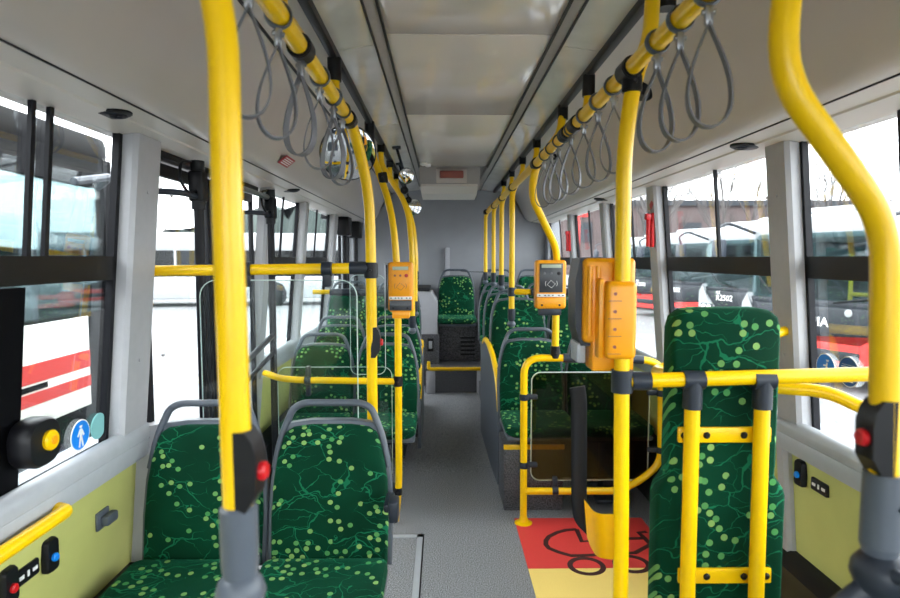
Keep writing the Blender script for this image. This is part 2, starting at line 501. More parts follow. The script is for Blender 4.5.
# thin groove of the sill cap on the right
# ---- pillars
pn = [4]
def pillar(s, y, w, z0=0.02, z1=1.93, m='pillar_grey', proud=.03):
    bm = NB()
    poly = []
    v0 = []
    for z in (z0, z1):
        x = wx(z)
        v0.append([(s * (x - proud), y - w / 2 + .01), (s * (x - proud), y + w / 2 - .01), (s * (x - proud + .015), y + w / 2), (s * (x + .026), y + w / 2), (s * (x + .026), y - w / 2), (s * (x - proud + .015), y - w / 2)])
    A = [bm.verts.new((p[0], p[1], z0)) for p in v0[0]]; B = [bm.verts.new((p[0], p[1], z1)) for p in v0[1]]
    n = len(A)
    for j in range(n): bm.faces.new((A[j], A[(j + 1) % n], B[(j + 1) % n], B[j]))
    bm.faces.new(A); bm.faces.new(B)
    for zz in (1.15, 1.72):                                   # little screw caps
        cyl(bm, (s * (wx(zz) - proud - .003), y, zz), (s * (wx(zz) - proud + .004), y, zz), .006, 8)
    struct('trim_%d' % pn[0], bm, m, ang=25); pn[0] += 1
RP = [(-1.2, .12), (0.45, .14), (2.14, .14), (3.42, .13), (4.46, .12), (5.62, .12)]
for y, w in RP: pillar(1, y, w, z0=.88 if y == 2.14 else .02)
pillar(1, 2.20, .06, .02, .90)
LP = [(-1.2, .12), (0.2, .14), (2.055, .17), (3.50, .13), (4.42, .12), (5.62, .18)]
for y, w in LP: pillar(-1, y, w, z0=.88 if y < 3 else .02)
pillar(-1, 2.165, .07, .02, .90, proud=.06)
# ---- windows
wnn = [1]
def window(s, a, b, divs=(), lower_block=None, glassm='window_glass'):
    e = struct_empty('window_%d' % wnn[0], (s * 1.18, (a + b) / 2, .9)); wnn[0] += 1
    zb, zt = .88, 1.93
    def bar(bm, ya, yb, za, zc, th=.006):
        xa, xb = wx(za), wx(zc)
        A = [bm.verts.new(p) for p in ((s * (xa + .018), ya, za), (s * (xa + .018), yb, za), (s * (xa + .034 + th), yb, za), (s * (xa + .034 + th), ya, za))]
        B = [bm.verts.new(p) for p in ((s * (xb + .018), ya, zc), (s * (xb + .018), yb, zc), (s * (xb + .034 + th), yb, zc), (s * (xb + .034 + th), ya, zc))]
        for j in range(4): bm.faces.new((A[j], A[(j + 1) % 4], B[(j + 1) % 4], B[j]))
        bm.faces.new(A); bm.faces.new(B)
    bm = NB()
    bar(bm, a, a + .02, zb, zt); bar(bm, b - .02, b, zb, zt); bar(bm, a, b, zt - .02, zt); bar(bm, a, b, zb, zb + .015)
    obj('window_frame', bm, 'rubber', e, 20)
    bm = NB(); bar(bm, a, b, 1.43, 1.505, .01); obj('transom_bar', bm, 'band', e, 20)
    for d in divs:
        bm = NB(); bar(bm, d - .008, d + .008, 1.505, zt, -.004); obj('divider_bar', bm, 'rubber', e, 20)
    if lower_block:
        bm = NB(); bar(bm, lower_block[0], lower_block[1], zb, 1.425); obj('dark_post', bm, 'bus_black', e, 20)
    for za, zc in ((zb, 1.43), (1.50, zt)):
        bm = NB(); xa, xb = wx(za) + .03, wx(zc) + .03
        A = [bm.verts.new(p) for p in ((s * xa, a, za), (s * xa, b, za), (s * xb, b, zc), (s * xb, a, zc))]
        B = [bm.verts.new((v.co.x + s * .005, v.co.y, v.co.z)) for v in A]
        for j in range(4): bm.faces.new((A[j], A[(j + 1) % 4], B[(j + 1) % 4], B[j]))
        bm.faces.new(A); bm.faces.new(B)
        obj('pane', bm, glassm, e)
window(1, .52, 2.075, (1.62,)); window(1, 2.205, 3.355, (2.72,)); window(1, 3.485, 4.40, (3.93,)); window(1, 4.52, 5.56, (5.05,)); window(1, 5.68, 6.9, (6.3,))
window(1, -1.14, .38, (-.4,)); window(1, -2.55, -1.26)
window(-1, .27, 1.97, (1.552, 1.622), (1.36, 1.545)); window(-1, 3.565, 4.36, (3.95,)); window(-1, 4.48, 5.53, (5.0,))
window(-1, -1.14, .13, (-.4,)); window(-1, -2.55, -1.26)
# ---- doors on the left
def door(name, a, b, zt=1.86):
    e = struct_empty(name, (-1.16, (a + b) / 2, .02))
    mid = (a + b) / 2
    for ya, yb in ((a, mid - .01), (mid + .01, b)):
        bm = NB(); w = .03
        for p in ((ya, ya + w, .02, zt), (yb - w, yb, .02, zt), (ya, yb, .02, .14), (ya, yb, zt - .05, zt)):
            box(bm, -1.185, -1.163, *p, .004)
        lf = obj('door_leaf', bm, 'rubber', e)
        bm = NB(); box(bm, -1.178, -1.172, ya + w - .005, yb - w + .005, .13, zt - .045); obj('pane', bm, 'window_glass', e)
    bm = NB(); box(bm, -1.25, -1.13, a, b, zt + .01, 1.97, .005); obj('door_header', bm, 'black', e)
    return e, mid
d1, md = door('door_1', 2.17, 3.42)
# shafts and drives of the near door
for k, (sy) in enumerate((2.40, 3.40)):
    bm = NB(); cyl(bm, (-1.06, sy, .03), (-1.06, sy, 1.86), .019, 14); obj('door_shaft', bm, 'rubber', d1)
    bm = NB(); box(bm, -1.09, -1.03, sy - .03, sy + .03, 1.72, 1.84, .010); cyl(bm, (-1.06, sy, 1.69), (-1.06, sy, 1.88), .026)
    tube(bm, [(-1.06, sy - .03, 1.76), (-1.05, sy - .12, 1.74), (-1.06, sy - .17, 1.79), (-1.07, sy - .13, 1.86), (-1.07, sy - .04, 1.87)], .006, .04, 8)
    obj('door_drive', bm, 'black', d1)
    bm = NB(); tube(bm, [(-1.06, sy, 1.74), (-1.06, sy - .16, 1.74), (-1.14, sy - .22, 1.74)], .012, .03, 10)
    obj('door_link', bm, 'dark_grey', d1)
bm = NB(); tube(bm, [(-1.15, 2.9, .95), (-1.08, 2.9, .97), (-1.06, 3.38, 1.06)], .015, .04); tube(bm, [(-1.15, 2.9, .86), (-1.08, 2.9, .87), (-1.06, 3.38, .96)], .012, .04); obj('door_handrail', bm, 'rubber', d1)
bm = NB(); cyl(bm, (-1.05, 2.62, 1.83), (-1.05, 3.30, 1.83), .014, 14); obj('door_drive', bm, 'metal', d1)
d2, md = door('door_2', 5.75, 6.9)
for sy in (5.95, 6.7):
    bm = NB(); cyl(bm, (-1.06, sy, .03), (-1.06, sy, 1.86), .025, 14); obj('door_shaft', bm, 'rubber', d2)
    bm = NB(); box(bm, -1.12, -1.0, sy - .1, sy + .1, 1.72, 1.9, .012); obj('door_drive', bm, 'black', d2)
bm = NB(); box(bm, -1.26, -1.10, 6.9, Y1, -.1, 2.0); struct('wall_left', bm, 'rear_grey')
bm = NB(); box(bm, 1.12, 1.26, 6.9, Y1, .8, 2.0); struct('wall_right', bm, 'rear_grey')
# ---- rear wall
bm = NB(); box(bm, -1.26, 1.26, Y1, Y1 + .06, -.12, 2.42); struct('wall_rear', bm, 'rear_grey')
bm = NB(); box(bm, -.062, -.010, 7.04, 7.10, .38, 1.62, .006); struct('trim_%d' % pn[0], bm, 'rear_light'); pn[0] += 1
bm = NB(); tube(bm, [(.12, 7.098, 1.345), (.30, 7.096, 1.335), (.55, 7.096, 1.337)], .004, .1, 6); struct('trim_%d' % pn[0], bm, 'dark_grey'); pn[0] += 1
# ---- front end (behind the camera) with the windscreen
bm = NB(); box(bm, -1.26, 1.26, Y0 - .06, Y0, -.12, .75); box(bm, -1.26, 1.26, Y0 - .06, Y0, 2.1, 2.42)
box(bm, -1.26, -1.12, Y0 - .06, Y0, .75, 2.1); box(bm, 1.12, 1.26, Y0 - .06, Y0, .75, 2.1)
struct('wall_front', bm, 'dark_grey')
e = struct_empty('window_%d' % wnn[0], (0, Y0, .75))
bm = NB(); box(bm, -1.13, 1.13, Y0 - .04, Y0 - .03, .74, 2.11); obj('pane', bm, 'window_glass', e)
# ---- podiums under the rear seats
bm = NB(); box(bm, .27, 1.17, 4.0, Y1, 0, .27, .01); struct('floor_podium_right', bm, 'vinyl_dark')
t = thing('carpeted_box', 'dark carpeted box with a yellow edge under the first right aisle seat', 'seat base', (.44, 3.7, 0))
bm = NB(); box(bm, .265, .62, 3.47, 3.80, 0, .385, .01); obj('base_box', bm, 'vinyl_dark', t)
bm = NB(); box(bm, .263, .622, 3.462, 3.48, .372, .40, .003); obj('yellow_edge', bm, 'yellow', t)
bm = NB(); box(bm, -1.13, -.29, 4.78, 5.6, 0, .27, .01); struct('floor_podium_left', bm, 'vinyl_dark')
# hatch frame in the aisle
bm = NB()
for p in ((-.62, -.205, 3.13, 3.165), (-.235, -.205, 2.1, 3.165), (-.62, -.59, 2.1, 3.165)):
    box(bm, p[0], p[1], p[2], p[3], -.01, .004, .001)
struct('trim_%d' % pn[0], bm, 'sill_grey'); pn[0] += 1
bm = NB(); box(bm, -.204, -.198, 2.1, 3.17, -.01, .0025); box(bm, -.62, -.198, 3.166, 3.172, -.01, .0025); struct('trim_%d' % pn[0], bm, 'black'); pn[0] += 1

# ================================================================== FLOOR MARKING
fm = thing('floor_marking', 'red and yellow pram bay marking on the floor before the partition', 'floor marking', (.75, 2.8, 0.001))
bm = NB(); box(bm, .315, 1.05, 2.80, 3.36, .0005, .003); obj('red_field', bm, 'red_mark', fm)
bm = NB(); box(bm, .315, 1.05, 1.75, 2.797, .0005, .003); obj('yellow_field', bm, 'yellow_mark', fm)
def zf(x, y): return on_floor(500 + x / 5.625, 500 + y / 5.625, .0045)
bm = NB()
def stroke(bm, pts, w=.013, closed=False):
    P = [Vector((p.x, p.y, 0)) for p in pts]
    n = len(P)
    L_, R_ = [], []
    for i in range(n):
        t = (P[(i + 1) % n] - P[i - 1]) if closed else (P[min(i + 1, n - 1)] - P[max(i - 1, 0)])
        t.normalize(); nn = Vector((-t.y, t.x, 0)) * w
        L_.append(P[i] + nn); R_.append(P[i] - nn)
    for i in range(n if closed else n - 1):
        j = (i + 1) % n
        a = [bm.verts.new((q.x, q.y, .0045)) for q in (L_[i], L_[j], R_[j], R_[i])]
        b_ = [bm.verts.new((q.x, q.y, .0028)) for q in (L_[i], L_[j], R_[j], R_[i])]
        bm.faces.new(a); bm.faces.new(list(reversed(b_)))
        for k in range(4): bm.faces.new((a[k], a[(k + 1) % 4], b_[(k + 1) % 4], b_[k]))
stroke(bm, [zf(*p) for p in ((430, 163), (370, 168), (320, 182), (275, 205), (258, 228), (258, 250), (275, 270), (330, 292), (400, 312), (500, 310), (620, 302), (760, 296), (845, 250), (815, 215), (780, 182), (825, 178))])
stroke(bm, [zf(*p) for p in ((430, 163), (460, 232), (560, 225), (700, 216), (805, 214))])
for cx, cy in ((487, 370), (740, 358)):
    c = zf(cx, cy); rx = (zf(cx + 92, cy) - c).length
    stroke(bm, [Vector((c.x + rx * math.cos(R(a)), c.y + rx * .95 * math.sin(R(a)), 0)) for a in range(0, 360, 15)], .013, True)
obj('pram_symbol', bm, 'mark_black', fm)

# ================================================================== SEATS
def seat_proto(label, w=.43, name='passenger_seat'):
    t = thing(name, label, 'seat', (0, 0, 0), 'green patterned bus seats', world=False)
    h = w / 2
    rec = lambda z: .02 + max(0, z - .45) * .17           # recline of the back
    # outline of the back
    def outline(i):
        hh = h - i
        pts = [(-hh, .43 + i), (-hh - .003, .60), (-hh + .002, .72), (-hh + .014, .80), (-hh + .032, .865)]
        top = [(-hh + .042, .895 - i * .6), (-hh + .068, .915 - i * .8), (-.07, .927 - i)]
        left = pts + top
        right = [(-x, z) for x, z in reversed(left)]
        return left + right
    # shell
    bm = NB(); fn = lambda u, v, d: (u, d + rec(v) - .02 * math.cos(u / h * 1.2) + .02, v)
    pillow(bm, outline(0), [(.004, .036), (0, .030), (0, .0), (.004, -.004)], fn)
    # under-seat shell
    box(bm, -h + .01, h - .01, -.40, .03, .395, .425, .012)
    obj('seat_shell', bm, 'grey_plastic', t)
    bm = NB()
    pillow(bm, outline(.014), [(0, .0), (0, -.012), (.003, -.022), (.010, -.030), (.03, -.036), (.08, -.038), (.15, -.034)], fn)
    obj('backrest_cushion', bm, 'fabric', t)
    # handle arch
    bm = NB(); y = rec(.95)
    tube(bm, [(-h + .014, rec(.78) + .014, .76), (-h + .036, rec(.86) + .012, .87), (-h + .075, y + .012, .965), (-.10, y + .012, .985), (.10, y + .012, .985), (h - .075, y + .012, .965), (h - .036, rec(.86) + .012, .87), (h - .014, rec(.78) + .014, .76)], .0145, .045, 12, r2=.0125)
    obj('grab_handle', bm, 'grey_plastic', t)
    bm = NB()
    pl = rrect(-h + .006, h - .006, -.43, -.008, .05)
    fn2 = lambda u, v, d: (u, v, d + (.030 - .10 * abs(v + .2) ** 2 * 2 if v < -.1 else .03) + .02 * (u / h) ** 2)
    pillow(bm, pl, [(.01, .395), (.0, .405), (0, .425), (.006, .438), (.02, .446), (.05, .449), (.12, .446)], fn2)
    obj('seat_cushion', bm, 'fabric', t)
    bm = NB()
    box(bm, -.04, .04, -.26, -.10, .012, .40, .015); box(bm, -.10, .10, -.33, -.03, 0, .018, .006); box(bm, -.16, .16, -.36, -.02, .372, .398, .006)
    obj('pedestal', bm, 'dark_grey', t)
    return t
P1 = seat_proto('near left seat of green fabric beside the aisle, grey arched handle')
def seat(x, y, z, label, first=False, sc=1.0):
    o = P1 if first else copy_tree(P1)
    o.location = (x, y, z); o['label'] = label
    o.scale = (sc, 1, 1)
    return o
sA = seat(-.492, 2.0, .0, 'nearest seat beside the aisle, left side, green fabric with grey handle', True)
seat(-.93, 2.0, .0, 'nearest window-side seat on the left, in front of the door glass')
seat(-.47, 3.92, 0, 'aisle seat behind the left glass screen, second row on the left')
seat(-.90, 3.92, 0, 'window seat behind the left glass screen, second row on the left')
seat(-.47, 4.60, .05, 'left aisle seat in the third row, half hidden by the card reader pole')
seat(-.90, 4.60, .05, 'left window seat in the third row, handle seen above the second row')
seat(-.50, 5.25, .30, 'raised left aisle seat over the wheel arch, fourth row')
seat(-.92, 5.25, .30, 'raised left window seat over the wheel arch, fourth row', sc=.96)
RX = ((.475, 'aisle'), (.915, 'window'))
for (y, z, txt) in ((3.78, .05, 'first right row, straight behind the tinted partition'), (4.45, .27, 'second right row on the podium'), (5.15, .34, 'third right row on the podium'), (5.85, .33, 'fourth right row, just before the rear bench')):
    for x, side in RX:
        seat(x, y, z - (.07 if z > .3 else 0), 'green %s seat, %s' % (side, txt))
seat(.06, 6.72, .38, 'middle seat of the rear bench facing down the aisle, at the rear wall')
seat(.53, 6.72, .38, 'rear bench seat right of the middle one, mostly hidden by seat rows')
seat(.93, 6.72, .38, 'rear bench seat in the right corner of the bus', sc=.93)

bases = [o for o in bpy.data.objects if o.get('category') == 'seat' and (('first right row' in o['label'] and 'aisle' in o['label']) or o['label'].startswith('middle seat'))]
for ped in [ch for o in bases for ch in kids(o) if ch.name.startswith('pedestal')]: bpy.data.objects.remove(ped)
# seat base box under the rear middle seat + yellow nosing
t = thing('bench_base', 'dark box with louvres under the rear bench middle seat', 'seat base', (.1, 6.5, .38))
bm = NB(); box(bm, -.14, .32, 6.52, 6.75, .38, .772, .008); bp_ = obj('base_panel', bm, 'vinyl_dark', t)
bm = NB()
for k in range(5): box(bm, .10, .26, 6.505, 6.522, .44 + k * .045, .46 + k * .045, .002)
obj('louvre', bm, 'black', bp_)
tag(obj('step_edge', (lambda b: (tube(b, [(-.235, 5.98, .46), (-.235, 5.98, .385), (.36, 5.98, .385)], .018, .02, 10), b)[1])(NB()), 'yellow'), 'yellow edging bar along the step before the rear bench', 'step edging')
bm = NB(); box(bm, -.26, -.17, 5.965, 5.998, .12, .365, .004); tag(obj('step_side_panel', bm, 'rear_light'), 'pale upright strip at the left end of the rear step', 'step panel')
bm = NB(); box(bm, .25, .36, 5.965, 5.998, .12, .365, .004); tag(obj('step_side_panel', bm, 'rear_light'), 'pale upright strip at the right end of the rear step', 'step panel')
# engine tower in the rear left corner
t = thing('engine_cabinet', 'pale grey cabinet with a black top left of the rear bench', 'cabinet', (-.6, 6.6, .14))
bm = NB(); prism(bm, [(-1.08, .14), (-.15, .14), (-.15, 1.02), (-.21, 1.13), (-.30, 1.15), (-1.08, 1.15)], XZ, 6.30, 7.02); obj('cabinet_body', bm, 'rear_light', t, 20)
bm = NB(); box(bm, -1.08, -.23, 6.29, 7.02, 1.151, 1.185, .006); obj('cabinet_top', bm, 'black', t)
bm = NB(); box(bm, -.46, -.13, 6.27, 6.298, .15, .70, .005); obj('kick_panel', bm, 'vinyl_dark', t)
bm = NB(); box(bm, -.255, -.19, 6.25, 6.269, .52, .66, .006); box(bm, -.24, -.205, 6.245, 6.252, .55, .63, .003, 1); obj('latch', bm, ['black', 'rear_grey'], t)

# side panels with yellow edges
def side_panel(name, label, x, poly, lean, edge_from, edge_to):
    t = thing(name, label, 'side panel', (x, poly[0][0], 0))
    bm = NB(); prism(bm, poly, lambda u, v, d: (x + d + lean(u), u, v), -.012, .012); obj('panel', bm, 'grey_plastic', t, 20)
    bm = NB(); tube(bm, [(x + lean(u), u, v) for u, v in poly[edge_from:edge_to]], .019, .06, 10); obj('yellow_edge', bm, 'yellow', t)
side_panel('modesty_panel', 'grey curved side panel with yellow edge on the right of the aisle', .255,
    [(4.95, .01), (3.86, .01), (3.84, .35), (3.86, .50), (3.92, .62), (4.05, .73), (4.25, .81), (4.50, .855), (4.72, .86), (4.80, .82), (4.95, .80)], lambda u: (4.4 - u) * .04, 3, 10)
side_panel('modesty_panel', 'grey side panel with yellow edge on the left of the aisle', -.275,
    [(5.3, .01), (4.55, .01), (4.55, .42), (4.60, .58), (4.70, .70), (4.90, .78), (5.06, .80), (5.12, .74), (5.3, .70)], lambda u: 0, 2, 8)

# ================================================================== POLES AND RAILS
PR = .0195
RAILX, RAILZ, LRX = .35, 1.95, -.403
def clamp(bm, c, axis, r=.027, l=.05):
    c = Vector(c); a = Vector(axis).normalized() * l / 2
    cyl(bm, c - a, c + a, r, 18)
    for k in (-1, 1): cyl(bm, c + a * k * .9, c + a * k * 1.15, r * .93, 18)
    lathe(bm, c + Vector((0, -r * .9, 0)), (0, -1, 0), [(.006, 0), (.006, .006), (.004, .009)], 8)
def coupling(t, p, l=.075, r=.023, handle=None):
    """grey sleeve and ball clamp at the lower end p of a pole"""
    p = Vector(p)
    bm = NB(); lathe(bm, p + Vector((0, 0, .02)), (0, 0, -1), [(r * .8, -.004), (r, 0), (r, l * .75), (r * .9, l * .92), (r * .45, l)], 20)
    o = obj('grey_sleeve', bm, 'grey_plastic', t)
    bm = NB(); q = p + Vector((0, 0, .02 - l - .012))
    lathe(bm, q + Vector((0, 0, .026)), (0, 0, -1), [(.008, 0), (.018, .004), (.026, .014), (.030, .028), (.026, .042), (.018, .05), (.008, .054)], 18)
    for dx in (-.012, .014):
        lathe(bm, q + Vector((dx, -.022, -.006)), (0, -1, 0), [(.007, 0), (.007, .008), (.004, .011)], 10)
    obj('ball_clamp', bm, 'grey_plastic', t)
    return q
def stop_button(t, p, d, sc=1.0):
    """black housing clipped round a pole, red push button on its side; d = direction the button faces"""
    p = Vector(p); d = Vector(d).normalized(); side = Vector((0, 0, 1)).cross(d)
    fn = lambda u, v, w: p + d * u * sc + Vector((0, 0, v * sc)) + side * w * sc
    bm = NB()
    prism(bm, [(-.002, -.075), (.020, -.075), (.042, -.038), (.044, .03), (.036, .058), (.024, .075), (-.002, .075)], fn, -.026, .026)
    h = obj('stop_button_housing', bm, 'black', t, 20)
    bm = NB(); lathe(bm, fn(.044, 0, 0), d, [(.017 * sc, -.004), (.017 * sc, .007 * sc), (.013 * sc, .011 * sc)], 20); obj('red_button', bm, 'red', h)
# --- the two long handrails
t = thing('handrail', 'long yellow ceiling handrail on the right carrying the grab straps', 'handrail', (RAILX, 0, RAILZ))
bm = NB(); tube(bm, [(RAILX, -1.5, RAILZ), (RAILX, 5.95, RAILZ)], PR); obj('rail_tube', bm, 'yellow', t)
bm = NB(); tube(bm, [(RAILX, .55, RAILZ - .001), (RAILX, .60, RAILZ - .001)], .026); clamp(bm, (RAILX, 2.05, RAILZ), (0, 1, 0), .026, .06); clamp(bm, (RAILX, 2.2, RAILZ), (0, 1, 0), .026, .06); obj('rail_clamp', bm, 'black', t)
rail_r = t
t = thing('handrail', 'yellow ceiling handrail on the left bending down into a pole by the validator', 'handrail', (LRX, 0, RAILZ))
bm = NB(); tube(bm, [(LRX, -1.5, RAILZ), (LRX, 2.10, RAILZ), (LRX + .040, 2.19, 1.74), (-.36, 2.20, 1.52), (-.36, 2.22, .02)], PR, .14); obj('rail_tube', bm, 'yellow', t)
bm = NB(); clamp(bm, (-.36, 2.20, 1.455), (0, 0, 1), .026, .05); clamp(bm, (LRX, .70, RAILZ), (0, 1, 0), .026, .05); obj('rail_clamp', bm, 'black', t)
stop_button(t, (-.36, 2.205, 1.19), (1, 0, 0), .75)
lathe_flange = lambda x, y: None
bm = NB(); lathe(bm, (-.36, 2.22, .0), (0, 0, 1), [(.045, 0), (.045, .006), (.026, .012), (.022, .04)], 20); obj('base_flange', bm, 'yellow', t)
# ceiling hangers of the handrails
def hanger(x, z, y, side, dy=.0, label=''):
    cx = side * .505
    t = thing('rail_hanger', label, 'rail bracket', (cx, y + dy, 2.25), 'short hangers holding the ceiling handrails')
    bm = NB(); tube(bm, [(cx, y + dy, 2.235), (cx, y + dy, 2.12), (x, y, z + .01)], PR * .97, .08); obj('hanger_tube', bm, 'yellow', t)
    bm = NB(); cyl(bm, (cx, y + dy, 2.25), (cx, y + dy, 2.165), .026, 18); obj('ceiling_cap', bm, 'black', t)
    bm = NB(); clamp(bm, (x, y, z), (0, 1, 0), .027, .045); obj('rail_clamp', bm, 'black', t)
hanger(RAILX, RAILZ, 2.22, 1, .30, 'bent yellow hanger with black cap above the right handrail, beyond the camera dome')
hanger(LRX, RAILZ, 1.99, -1, .33, 'yellow hanger with black cap at the far end of the left handrail')
hanger(LRX, RAILZ, 1.33, -1, .22, 'bent yellow hanger with black cap above the left handrail, among the straps')
hanger(LRX, RAILZ, .75, -1, .15, 'yellow hanger nearest the camera above the left handrail')
# --- pole left foreground
t = thing('grab_pole', 'thick blurred yellow pole in the left foreground with a red stop button', 'pole', (-.345, .70, .9))
a0 = at(222.5, 0, .70); a1 = at(227, 200, .70); a2 = at(239, 520, .70)
bm = NB(); tube(bm, [(LRX, .70, RAILZ), (a0.x, .70, a0.z), (a1.x, .70, a1.z), (a2.x, .70, a2.z)], .0175, .2, 20); obj('pole_tube', bm, 'yellow', t)
q = coupling(t, a2 + Vector((0, 0, -.005)), .09, .022)
stop_button(t, at(237, 470, .70), (1, -.05, 0), .66)
sF = seat(-.47, .62, -.0, 'seat row before the camera on the left, below the foreground pole')
bm = NB(); cyl(bm, q, Vector((q.x, .70, .985)), .010, 12); obj('clamp_stem', bm, 'dark_grey', t)
# --- pole right foreground
t = thing('grab_pole', 'thick yellow pole in the right foreground bent outwards, with stop button', 'pole', (.45, .75, .9))
pts = [Vector((RAILX, .75, RAILZ))] + [at(*p, .75) for p in ((784, 0), (783, 80), (886, 222), (884, 480))]
bm = NB(); tube(bm, pts, .0172, .05, 20); obj('pole_tube', bm, 'yellow', t)
b = pts[-1]
bm = NB(); tube(bm, [b + Vector((0, 0, .01)), b + Vector((-.001, 0, -.085))], .024, 0, 24); lathe(bm, b + Vector((-.001, 0, -.085)), (0, 0, -1), [(.024, 0), (.020, .012), (.010, .018)], 24)
cyl(bm, b + Vector((.006, -.022, -.03)), b + Vector((.007, -.027, -.03)), .004, 10)
obj('grey_sleeve', bm, 'grey_plastic', t)
bm = NB(); q = b + Vector((.002, 0, -.125))
lathe(bm, q + Vector((0, 0, .032)), (0, 0, -1), [(.01, 0), (.024, .006), (.034, .02), (.036, .034), (.030, .05), (.018, .062)], 20)
for dx, dz in ((-.004, .012), (.012, -.014), (.026, .008)):
    lathe(bm, q + Vector((dx, -.028, dz)), (.3, -1, 0), [(.009, 0), (.009, .008), (.006, .013)], 12)
obj('ball_clamp', bm, 'dark_grey', t)
bm = NB(); tube(bm, [q + Vector((.02, .0, .0)), q + Vector((-.03, .0, -.035)), q + Vector((-.075, .02, -.10)), q + Vector((-.08, .04, -.2))], .022, .05, 16, r2=.014); obj('handle_link', bm, 'dark_grey', t)
stop_button(t, at(886, 437, .75), (-1, 0, 0), .66)
seat(.60, .62, .0, 'seat row before the camera on the right, below the foreground pole')
# --- main right pole
YM = 1.47
t = thing('grab_pole', 'tall yellow pole right of centre carrying the orange ticket machine', 'pole', (.34, YM, 0))
bm = NB()
top = at(646, -60, YM)
pts = [at(655, -40, 1.62), at(650, 40, 1.52), at(634, 78, YM), at(624, 150, YM), at(622, 300, YM), at(621, 560, YM)]
base = pts[-1].copy(); base.z = 0.0
tube(bm, [Vector((.505, 1.66, 2.24))] + pts + [base], .0190, .10, 18); obj('pole_tube', bm, 'yellow', t)
bm = NB(); cyl(bm, (.505, 1.66, 2.26), (.505, 1.66, 2.17), .026); obj('ceiling_cap', bm, 'black', t)
bm = NB(); c = at(633, 70, YM); clamp(bm, (RAILX, YM, RAILZ), (0, 1, 0), .027, .06); clamp(bm, at(632, 84, YM), (0, 0, 1), .024, .035); obj('rail_clamp', bm, 'black', t)
bm = NB(); lathe(bm, (base.x, base.y, 0), (0, 0, 1), [(.045, 0), (.045, .006), (.026, .012), (.021, .04)], 20); obj('base_flange', bm, 'yellow', t)
pole_main_x = pts[-2].x
# --- horizontal rail with backrest board on the right
t = thing('wheelchair_backrest', 'tall green padded backrest board on a yellow tube frame by the right wall', 'backrest', (.65, 1.5, 0))
YB = YM
p0, p1 = at(625, 381, YB), at(872, 374, YB)
wallp = Vector((1.13, YB - .02, p1.z + .005))
bm = NB(); tube(bm, [p0, p1, wallp], PR * .95, .05, 16); obj('top_rail', bm, 'yellow', t)
for pxv in (693, 763):
    a = at(pxv, 380, YB); b2 = at(pxv - 5, 598, YB)
    d = (b2 - a); k = (a.z - .01) / (a.z - b2.z); f = a + d * k
    f.x = a.x + (b2.x - a.x) * .6
    bm = NB(); tube(bm, [a, Vector((f.x, YB, 0.0))], PR * .97, 0, 16); obj('upright', bm, 'yellow', t)
    bm = NB(); tube(bm, [a + Vector((-.026, 0, 0)), a + Vector((.026, 0, 0))], .0235, 0, 16); tube(bm, [a, a + Vector((0, 0, -.072))], .0235, 0, 16); obj('t_joint', bm, 'dark_grey', t)
bm = NB(); a = at(633, 381, YB); tube(bm, [a + Vector((-.005, 0, 0)), a + Vector((.042, 0, 0))], .0235); c = at(622, 381, YB); cyl(bm, c + Vector((0, 0, -.028)), c + Vector((0, 0, .028)), .026); obj('pole_joint', bm, 'dark_grey', t)
# board
YP = YB + .045
z = lambda px, py: at(px, py, YP)
tl, tr_, bl, br_ = z(672, 308), z(781, 308), z(661, 500), z(789, 500)
wid0, wid1 = (tr_.x - tl.x) / 2, (br_.x - bl.x) / 2; cxx = (tl.x + tr_.x) / 2
zt, zs = tl.z, at(660, 488, YP).z
zbm = .38
left = [(-wid1, zbm), (-wid1, zs - .02), (-wid1 + .006, zs), (-wid0 + .002, zs + .035), (-wid0, zs + .06), (-wid0, zt - .05), (-wid0 + .008, zt - .022), (-wid0 + .028, zt - .006), (-wid0 + .06, zt)]
poly = [(cxx + x, zz) for x, zz in left] + [(cxx - x, zz) for x, zz in reversed(left)]
bm = NB(); pillow(bm, poly, [(.014, .075), (.003, .068), (0, .055), (0, .018), (.003, .007), (.012, 0)], lambda u, v, d: (u, YP + d - .012, v)); obj('padded_board', bm, 'fabric', t)
for py in (435, 576):
    a, b2 = at(678, py, YP - .02), at(771, py, YP - .02)
    bm = NB(); box(bm, a.x, b2.x, YP - .024, YP - .012, a.z - .020, a.z + .020, .004); st = obj('cross_strap', bm, 'yellow', t)
    for f in (.06, .30, .70, .94):
        bm = NB(); x = a.x + (b2.x - a.x) * f
        lathe(bm, (x, YP - .022, a.z), (0, -1, 0), [(.009, 0), (.009, .004), (.005, .008)], 12)
        obj('bolt', bm, 'black', st)
# second rail behind the board, running down to the wall
t = thing('handrail', 'sloping yellow grab rail behind the backrest board running to the right wall', 'handrail', (.9, 1.6, 1.2))
bm = NB(); tube(bm, [Vector((1.13, 2.12, 1.24)), at(652, 371, 2.02) , at(700, 380, 1.7), at(780, 388, 1.60), at(828, 391, 1.55), at(868, 411, 1.5), Vector((1.125, 1.42, 1.10))], PR * .9, .05, 14); obj('rail_tube', bm, 'yellow', t)
